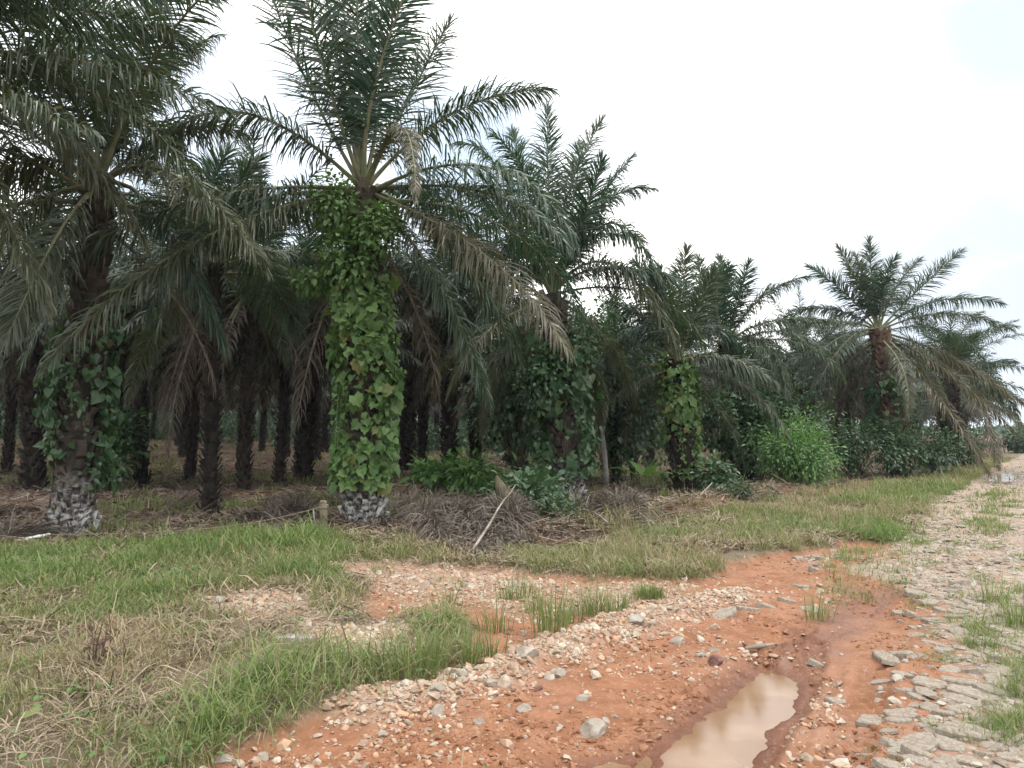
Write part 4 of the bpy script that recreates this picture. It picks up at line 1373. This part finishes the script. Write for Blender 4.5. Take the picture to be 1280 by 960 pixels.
# small-leaved weeds creeping among the grass
rng = np.random.default_rng(560)
N = 90000
r_ = np.sqrt(rng.uniform(3.0 ** 2, 13.0 ** 2, N))
a_ = np.radians(rng.uniform(-42, 20, N))
X, Y = r_ * np.sin(a_), r_ * np.cos(a_)
m = masks(X, Y)
cw = sstep(.5, .68, vnoise(X * 1.6, Y * 1.6, 57) * .6 + vnoise(X * 5, Y * 5, 58) * .4)
g = (1 - m['dirt']) * (1 - m['road']) * (1 - sstep(.2, .7, m['plant'])) * (1 - .8 * m['gravel'])
k = rng.random(N) < g * cw * (.3 + .7 * m['lush'])
X, Y = X[k], Y[k]
n = len(X)
a = Acc()
P = np.stack([X, Y, H(X, Y, fine=False) + rng.uniform(.01, .09, n)], -1)
leaves(a, P, np.c_[rng.normal(size=(n, 2)), rng.normal(-.1, .3, n)], UP + rng.normal(0, .35, (n, 3)), .028 * rng.lognormal(0, .4, n), LEAF_OVAL,
       np.where(rng.random(n) < .12, rng.uniform(.3, 1, n), 0))
tag(obj('ground_weeds', a.mesh('ground_weeds', [M_VINE], False, 'dry')), 'small leafy weeds creeping through the verge grass', 'weeds', kind='stuff')

# separate tufts that stand alone in the gravel and mud
TUFTS = [(690, 800, .34, 160, 'tall grass tuft leaning over the stone ridge, largest in the red dirt'), (742, 768, .24, 150, 'dense upright tuft right of the largest one'),
         (772, 770, .22, 120, 'grass tuft at the right end of the tuft row'), (712, 775, .2, 110, 'yellowing tuft in the middle of the tuft row'), (618, 792, .24, 80, 'slim tuft left of the bare red patch'),
         (589, 836, .26, 90, 'yellow-green tuft beside the tall grass clump'), (612, 828, .2, 60, 'narrow tuft at the foot of the stone ridge'), (556, 762, .2, 80, 'dark tuft in the pale gravel'),
         (652, 750, .22, 70, 'thin upright tuft beside a white stone'), (636, 752, .18, 50, 'small thin tuft left of a white stone'), (668, 765, .2, 80, 'bushy tuft behind the tuft row'),
         (520, 858, .27, 190, 'tall wide grass clump on the corner of the verge'), (545, 842, .25, 110, 'tall grass clump bordering the red dirt'), (500, 868, .18, 90, 'low wide clump before the tall grass clump'),
         (1022, 772, .2, 90, 'small dry tuft on a stone by the muddy track'), (1270, 790, .22, 120, 'green tuft on the right of the stone track'), (1240, 762, .2, 110, 'tuft beside the red patch of the track'),
         (812, 748, .11, 420, 'flat green weed at the end of the tuft row')]
for q, (px, py, hh, nb, lab) in enumerate(TUFTS):
    rng = np.random.default_rng(600 + q)
    xy = G(px, py)
    o0 = np.array([xy[0], xy[1], h1(*xy) - .01])
    nb = int(nb * .7) if nb < 200 else nb
    sp_ = (.03 + nb * .0004) * (.35 if hh < .15 else 1)
    P = np.c_[rng.normal(0, sp_, (nb, 2)), np.zeros(nb)]
    a = Acc()
    blades(a, P, hh * rng.lognormal(0, .3, nb), .006 * rng.lognormal(0, .25, nb), np.arctan2(P[:, 1], P[:, 0]) + rng.normal(0, .6, nb),
           np.abs(rng.normal(.12, .15, nb)), np.abs(rng.normal(.5, .35, nb)), np.clip(rng.normal(.18, .25, nb), 0, 1))
    tag(obj('grass_tuft', a.mesh('grass_tuft', [M_GRASS], False, 'dry'), loc=o0), lab, 'grass tuft', 'grass tufts in the red dirt')

# ------------------------------------------------------------------ stones
rng = np.random.default_rng(700)
a = Acc()
N = 150000
Y = 3.0 * (11.0 / 3.0) ** rng.random(N)
X = Y * rng.uniform(-.55, .42, N)
m = masks(X, Y)
clus = vnoise(X * 2.5, Y * 2.5, 81)
k = rng.random(N) < np.clip(m['gravel'] * (.35 + .55 * clus) + m['berm'] * .4 + .04 * m['dirt'] * (.3 + 1.4 * sstep(.5, .7, vnoise(X * 1.7, Y * 1.7, 82))) + .03 * m['road'], 0, 1) * (m['pd'] > .1)
k &= ~((m['berm'] > .3) & (rng.random(N) < .35))
X, Y = X[k], Y[k]
size = np.clip(rng.lognormal(-3.8, .55, len(X)), .006, .10)
pebbles(a, X, Y, size, sink=.36)
ng = len(X)
o = obj('gravel', a.mesh('gravel', [M_GRAVEL], False))
tag(o, 'pale crushed gravel over the entry and along the track ridge', 'gravel', kind='stuff')

# clods of red mud
rng = np.random.default_rng(711)
M_CLOD = rough_mat('mud_clod', (0.165, 0.070, 0.034), (0.27, 0.127, 0.068), 6, .95, .4, c3=(0.29, 0.165, 0.10))
a = Acc()
N = 60000
Y = 3.0 * (11.0 / 3.0) ** rng.random(N)
X = Y * rng.uniform(-.45, .55, N)
m = masks(X, Y)
cl = sstep(.42, .72, vnoise(X * 2.2, Y * 2.2, 85) * .6 + vnoise(X * 7, Y * 7, 86) * .4)
k = (rng.random(N) < m['dirt'] * cl * .55) & (m['pd'] > .06) & (m['pd2'] > .03)
X, Y = X[k], Y[k]
pebbles(a, X, Y, np.clip(rng.lognormal(-3.9, .55, len(X)), .006, .07), sink=.5)
tag(obj('mud_clods', a.mesh('mud_clods', [M_CLOD], False)), 'crumbly red mud clods on the track', 'mud', kind='stuff')

# rubble of the stone track
a = Acc()
N = 70000
Y = 3.0 * (44 / 3.0) ** rng.random(N)
X = Y * rng.uniform(.26, .82, N)
m = masks(X, Y)
cl = vnoise(X * 1.2, Y * 1.2, 83) * .6 + vnoise(X * 4, Y * 4, 84) * .4
bare = 1 - sstep(-.3, .4, sdf(poly((1215, 745), (1240, 725), (1330, 722), (1330, 752), (1240, 752)), X, Y))
k = rng.random(N) < m['road'] * (.2 + 1.2 * sstep(.3, .6, cl)) * (1 - bare * .9) * (1 - .6 * m['rgrass']) * (.62 - .42 * sstep(8, 17, Y)) * (.35 + .65 * sstep(5.0, 7.0, Y))
X, Y = X[k], Y[k]
pebbles(a, X, Y, np.clip(rng.lognormal(-3.35, .55, len(X)), .012, .16) * np.clip(Y / 10, .8, 1.3), sink=.42, flat=.72)
tag(obj('track_rubble', a.mesh('track_rubble', [M_SLAB], False)), 'grey broken stone surface of the track', 'rubble', kind='stuff')
print('gravel', ng, 'rubble', len(X))


def slab_mesh(r, el):
    n = int(r.integers(6, 9))
    th = np.sort(np.arange(n) / n * 6.283 + r.normal(0, .22, n))
    rr_ = r.uniform(.8, 1.1, n)
    x, y = np.cos(th) * rr_ * el, np.sin(th) * rr_
    h = r.uniform(.22, .4)
    tilt = r.normal(0, .06, 2)
    top = h + x * tilt[0] + y * tilt[1] + r.normal(0, .03, n)
    V = np.concatenate([np.c_[x * 1.02, y * 1.02, np.full(n, -.35)], np.c_[x, y, top - .1], np.c_[x * .88, y * .88, top], [[0.05, 0, h + .02]]])
    k = np.arange(n)
    k2 = (k + 1) % n
    Q_ = np.concatenate([np.stack([k, k2, n + k2, n + k], -1), np.stack([n + k, n + k2, 2 * n + k2, 2 * n + k], -1)])
    T_ = np.stack([np.full(n, 3 * n), 2 * n + k, 2 * n + k2], -1)
    a = Acc()
    a.add(V, Q_, T_)
    return a.mesh('paving_stone', [M_SLAB], False)


rng = np.random.default_rng(720)
SLABS = [slab_mesh(rng, rng.uniform(1.1, 1.9)) for _ in range(14)]
placed = []
ang0 = math.radians(-25)
NT = 30000
ty_ = 3.2 * (7.8 / 3.2) ** rng.random(NT)
tx_ = ty_ * rng.uniform(.36, .72, NT)
mm = masks(tx_, ty_)
patchy = sstep(.36, .56, vnoise(tx_ * 1.6, ty_ * 1.6, 88) * .65 + vnoise(tx_ * 5, ty_ * 5, 89) * .35)
ok_ = rng.random(NT) < mm['road'] * (.12 + .88 * patchy) * (1 - .35 * mm['rgrass'])
ok_ &= sdf(poly((1215, 745), (1240, 725), (1330, 722), (1330, 752), (1240, 752)), tx_, ty_) > 0
for x, y in zip(tx_[ok_], ty_[ok_]):
    s = min(.115, max(.028, rng.lognormal(-2.95, .42)))
    if len(placed) >= 275:
        break
    if any((x - q[0]) ** 2 + (y - q[1]) ** 2 < (.97 * (s + q[2])) ** 2 for q in placed):
        continue
    placed.append((x, y, s))
EXTRA = [(800, 1), (1140, 945), (1128, 908), (1082, 938), (1040, 950), (1118, 838), (1062, 965), (1160, 870), (1000, 700), (1030, 705), (985, 752), (1012, 760), (1020, 825), (960, 760), (1040, 690),
         (905, 770), (935, 765), (1020, 715), (1000, 735), (1045, 880), (1090, 905)]
for px, py in EXTRA[1:]:
    x, y = G(px, py)
    placed.append((x, y, rng.uniform(.05, .095)))
pz = H(np.array([p[0] for p in placed]), np.array([p[1] for p in placed]))
for (x, y, s), z in zip(placed, pz):
    o = obj('paving_stone', SLABS[int(rng.integers(0, len(SLABS)))], loc=(x, y, z - s * .08))
    o.rotation_euler = (rng.normal(0, .17), rng.normal(0, .17), ang0 + rng.normal(0, .6))
    o.scale = (s, s, s * rng.uniform(.7, 1.2))
    tag(o, 'flat grey stone bedded in the old stone track', 'stone', 'flat stones of the track')

ROCKS = [(745, 912, .155, M_STONE, 'biggest pale grey rock on the red dirt left of the puddle'), (757, 898, .07, M_STONE, 'small stone touching the biggest grey rock'), (769, 895, .05, M_STONE, 'smallest stone behind the biggest grey rock'),
         (893, 826, .13, M_LATER, 'dark brown round lump on the mud'), (893, 812, .09, M_STONE, 'grey stone behind the dark brown lump'), (877, 819, .08, M_STONE, 'low grey stone left of the dark brown lump'),
         (728, 876, .075, M_STONE, 'pale stone alone on the dirt above the biggest rock'), (574, 864, .14, M_STONE, 'large pale stone at the lower end of the gravel ridge'), (549, 882, .11, M_STONE, 'squarish pale stone beside the ridge foot'),
         (547, 896, .10, M_STONE, 'upright pale stone below the squarish one'), (599, 905, .085, M_STONE, 'cream stone lying below the ridge'), (655, 890, .075, M_STONE, 'tan stone on the dirt below the ridge middle'),
         (480, 920, .07, M_STONE, 'lone grey stone on the red dirt near the grass'), (328, 950, .07, M_STONE, 'white stone at the bottom edge of the red dirt'), (284, 956, .09, M_STONE, 'pale stone under the overhanging grass'),
         (658, 836, .17, M_STONE, 'broad flat stone on top of the gravel ridge'), (698, 847, .12, M_STONE, 'mossy grey stone on the ridge slope'), (848, 802, .14, M_STONE, 'grey flat stone at the upper ridge end'),
         (795, 790, .16, M_STONE, 'flat grey stone bedded in the upper ridge'), (686, 850, .08, M_STONE, 'cream stone beside the mossy grey one'), (672, 862, .07, M_LATER, 'brown stone at the ridge foot'),
         (645, 738, .16, M_STONE, 'white stone among thin tufts in the entry gravel'), (585, 735, .16, M_STONE, 'pale stone in the middle of the entry gravel'), (530, 733, .15, M_STONE, 'grey stone flush with the entry gravel'),
         (435, 722, .18, M_STONE, 'pale stone at the grass edge of the entry gravel'), (410, 690, .2, M_STONE, 'pale stone in the grass below the post'), (278, 760, .16, M_STONE, 'yellowish flat stone at the left tip of the gravel patch'),
         (434, 783, .14, M_STONE, 'rounded pale stone right of the gravel patch'), (505, 770, .10, M_LATER, 'dark stone beside the corner clump'), (1196, 609, .2, M_LATER, 'dark stone on the track before the far puddle'), (1260, 607, .25, M_LATER, 'dark stone at the edge of the far puddle'), (615, 868, .08, M_STONE, 'small tan stone under the ridge'), (503, 880, .06, M_STONE, 'small white stone where grass meets dirt'),
         (1118, 594, .5, M_BARKP, 'pale upright boulder at the verge below the creeper')]
for q, (px, py, s, mt, lab) in enumerate(ROCKS):
    r = np.random.default_rng(800 + q)
    x, y = G(px, py)
    a = Acc()
    V = stone_verts(ICO2[0], r, 9) * np.array([1, r.uniform(.65, .85), r.uniform(.5, .75)])
    a.add(V * s * .62, None, ICO2[1])
    o = obj('rock', a.mesh('rock', [mt], False), loc=(x, y, h1(x, y) + s * .03))
    o.rotation_euler = (0, 0, r.uniform(0, 6.28))
    tag(o, lab, 'rock', 'loose rocks')

# ------------------------------------------------------------------ litter strips on the plantation floor
rng = np.random.default_rng(900)
N = 60000
Y = 10.0 * (45 / 10.0) ** rng.random(N)
X = Y * rng.uniform(-.75, .55, N)
m = masks(X, Y)
k = rng.random(N) < m['plant'] * sstep(.3, .6, vnoise(X * .9, Y * .9, 91) * .6 + vnoise(X * 3, Y * 3, 92) * .4) * .8
X, Y = X[k], Y[k]
n = len(X)
z = H(X, Y)
az = rng.uniform(0, 6.28, n)
ln = rng.uniform(.12, .5, n)
wd = .018 * rng.lognormal(0, .3, n) * np.clip(Y / 14, .8, 2)
d = np.stack([np.cos(az), np.sin(az), rng.normal(.05, .2, n)], -1)
s_ = np.stack([-np.sin(az), np.cos(az), rng.normal(0, .4, n)], -1)
P = np.stack([X, Y, z + rng.uniform(.02, .08, n)], -1)
V = np.stack([P - s_ * wd[:, None] / 2, P + s_ * wd[:, None] / 2, P + d * ln[:, None] + s_ * wd[:, None] / 3, P + d * ln[:, None] - s_ * wd[:, None] / 3], 1)
a = Acc()
a.add(V, np.arange(n)[:, None] * 4 + np.arange(4)[None])
tag(obj('leaf_litter', a.mesh('leaf_litter', [M_LITTER], False)), 'dry fallen leaflets over the shaded plantation floor', 'leaf litter', kind='stuff')

rng = np.random.default_rng(940)
N = 130000
Y = rng.uniform(62, 135, N)
X = Y * rng.uniform(-.8, .42, N)
dpl = sdf(PLANT, X, Y)
hc = 1.0 + 5.5 * vnoise(X * .16, Y * .16, 95) * sstep(40, 90, Y)
k = (dpl < -3) & (rng.random(N) < sstep(.3, .55, vnoise(X * .2, Y * .2, 96)) + .35 * sstep(80, 110, Y))
X, Y, hc = X[k], Y[k], hc[k]
n = len(X)
P = np.stack([X, Y, H(X, Y) + hc * rng.random(n) ** 1.3], -1)
a = Acc()
leaves(a, P, rand_dirs(n) - UP * .4, UP + rand_dirs(n) * .6, .42 * rng.lognormal(0, .35, n), LEAF_LANCE, np.where(rng.random(n) < .08, .6, 0))
tag(obj('undergrowth', a.mesh('undergrowth', [M_SHRUB], False, 'dry')), 'green undergrowth far back between the palm trunks', 'undergrowth', kind='stuff')

# ------------------------------------------------------------------ distance: low hills and far woods
M_HILL = rough_mat('hill_green', (0.045, 0.075, 0.035), (0.085, 0.12, 0.05), .03, .95, 0)
rng = np.random.default_rng(950)
azs = np.radians(np.linspace(-50, 62, 150))
a = Acc()
Rr = np.array([330, 380, 430, 500, 600.0])
hh = np.array([0, .65, 1.0, .8, 0])
A_, B_ = np.meshgrid(azs, np.arange(5), indexing='ij')
X, Y = Rr[B_] * np.sin(A_), Rr[B_] * np.cos(A_)
Z = hh[B_] * (5 + 8 * fbm(np.sin(A_) * 4 + 5, np.cos(A_) * 4, 15, 3) * 2 + 7 * sstep(-.2, -.5, A_)) - .5
i, j = np.meshgrid(np.arange(149), np.arange(4), indexing='ij')
Q_ = np.stack([i * 5 + j, i * 5 + j + 1, (i + 1) * 5 + j + 1, (i + 1) * 5 + j], -1).reshape(-1, 4)[:, ::-1]
a.add(np.stack([X, Y, Z], -1), Q_)
tag(obj('hills', a.mesh('hills', [M_HILL], True)), kind='structure')
a = Acc()
n = 60000
ia = rng.uniform(-.85, 1.05, n)
ir = rng.uniform(330, 500, n)
hx = np.interp(ir, Rr, hh) * (5 + 8 * fbm(np.sin(ia) * 4 + 5, np.cos(ia) * 4, 15, 3) * 2 + 7 * sstep(-.2, -.5, ia))
bump = 3 * vnoise(ia * 60, ir * .12, 19)
P = np.stack([ir * np.sin(ia), ir * np.cos(ia), hx + bump * rng.uniform(.3, 1, n)], -1)
leaves(a, P, rand_dirs(n) - UP * .3, UP + rand_dirs(n) * .6, 2.2 * rng.lognormal(0, .3, n), LEAF_OVAL, np.zeros(n))
tag(obj('far_woods', a.mesh('far_woods', [M_SHRUB], False, 'dry')), 'far wooded rise beyond the end of the road', 'woods', kind='stuff')

HAZE = 0.0003
if HAZE:
    m, nt, out = new_mat('damp_air')
    pv = nt.nodes.new('ShaderNodeVolumePrincipled')
    pv.inputs['Density'].default_value = HAZE
    pv.inputs['Color'].default_value = (0.80, 0.88, 1.0, 1)
    nt.links.new(pv.outputs[0], out.inputs['Volume'])
    bm_v = np.array([[x, y, z] for z in (-6, 36) for x, y in ((-2600, -2600), (2600, -2600), (2600, 2600), (-2600, 2600))], float)
    a = Acc()
    a.add(bm_v, [[3, 2, 1, 0], [4, 5, 6, 7], [0, 1, 5, 4], [1, 2, 6, 5], [2, 3, 7, 6], [3, 0, 4, 7]])
    tag(obj('haze', a.mesh('haze', [m])), kind='stuff')

# ------------------------------------------------------------------ light, sky, camera
EL, AZ = math.radians(66), math.radians(105)      # sun behind thin cloud, high on the right
sun = bpy.data.lights.new('sun', 'SUN')
sun.energy = 1.5
sun.angle = math.radians(14)
sun.color = (1.0, 0.965, 0.91)
so = bpy.data.objects.new('sun', sun)
col.objects.link(so)
so.rotation_euler = (math.pi / 2 - EL, 0, math.pi - AZ)
so.location = (0, 0, 30)

w = bpy.data.worlds.new('World')
scene.world = w
w.use_nodes = True
nt = w.node_tree
nt.nodes.clear()
sky = nt.nodes.new('ShaderNodeTexSky')
sky.sky_type = 'NISHITA'
sky.sun_disc = False
sky.sun_elevation = EL
sky.sun_rotation = AZ
tc = nt.nodes.new('ShaderNodeTexCoord')
mp = nt.nodes.new('ShaderNodeMapping')
mp.inputs['Scale'].default_value = (1, 1, 2.2)
nt.links.new(tc.outputs['Generated'], mp.inputs['Vector'])
n1 = nt.nodes.new('ShaderNodeTexNoise')
n1.inputs['Scale'].default_value = 2.6
n1.inputs['Detail'].default_value = 7
nt.links.new(mp.outputs[0], n1.inputs['Vector'])
n2 = nt.nodes.new('ShaderNodeTexNoise')
n2.inputs['Scale'].default_value = 4.5
n2.inputs['Detail'].default_value = 5
nt.links.new(mp.outputs[0], n2.inputs['Vector'])
cloudc = mixc(nt, ramp(nt, n2.outputs['Fac'], .38, .6), (8.2, 8.8, 9.6), (17.0, 16.6, 16.2))
skyb = mixc(nt, 1.0, sky.outputs[0], (2.2, 2.2, 2.2), 'MULTIPLY')
cc = mixc(nt, ramp(nt, n1.outputs['Fac'], .24, .42), skyb, cloudc)
for (px, py, inner, outer, colr) in ((1330, 440, .94, .99, (5.3, 5.9, 6.6)), (1275, 10, .988, .9992, (5.2, 6.5, 6.9)), (575, 205, .988, .9985, (5.2, 6.2, 7.4)), (270, 220, .975, .998, (6.4, 7.3, 8.4))):
    d_ = norm(ray(px, py))
    dp = nt.nodes.new('ShaderNodeVectorMath')
    dp.operation = 'DOT_PRODUCT'
    nt.links.new(tc.outputs['Generated'], dp.inputs[0])
    dp.inputs[1].default_value = tuple(d_)
    mu = nd(nt, 'ShaderNodeMath', operation='MULTIPLY')
    nt.links.new(ramp(nt, dp.outputs['Value'], inner, outer), mu.inputs[0])
    nt.links.new(ramp(nt, n2.outputs['Fac'], .22, .5), mu.inputs[1])
    cc = mixc(nt, mu.outputs[0], cc, colr)
bg = nt.nodes.new('ShaderNodeBackground')
bg.inputs['Strength'].default_value = 0.1
nt.links.new(cc, bg.inputs['Color'])
wo = nt.nodes.new('ShaderNodeOutputWorld')
nt.links.new(bg.outputs[0], wo.inputs['Surface'])

cam = bpy.data.cameras.new('camera')
cam.sensor_width = 36
cam.lens = 36 * F_PX / 1280
cam.clip_end = 6000
cam.clip_start = 0.05
co = bpy.data.objects.new('camera', cam)
col.objects.link(co)
co.location = (0, 0, CAM_H)
co.rotation_euler = (math.pi / 2 + PITCH, 0, 0)
scene.camera = co

vs = scene.view_settings
vs.view_transform = 'Standard'
vs.look = 'None'
vs.exposure = 0.80
vs.gamma = 1
vs.use_curve_mapping = False
cy = scene.cycles
cy.use_denoising = True
cy.max_bounces = 6
cy.diffuse_bounces = 3
cy.glossy_bounces = 2
cy.transmission_bounces = 4
cy.transparent_max_bounces = 4
cy.use_adaptive_sampling = True
cy.adaptive_threshold = 0.02
cy.caustics_reflective = False
cy.caustics_refractive = False
scene.render.use_persistent_data = False
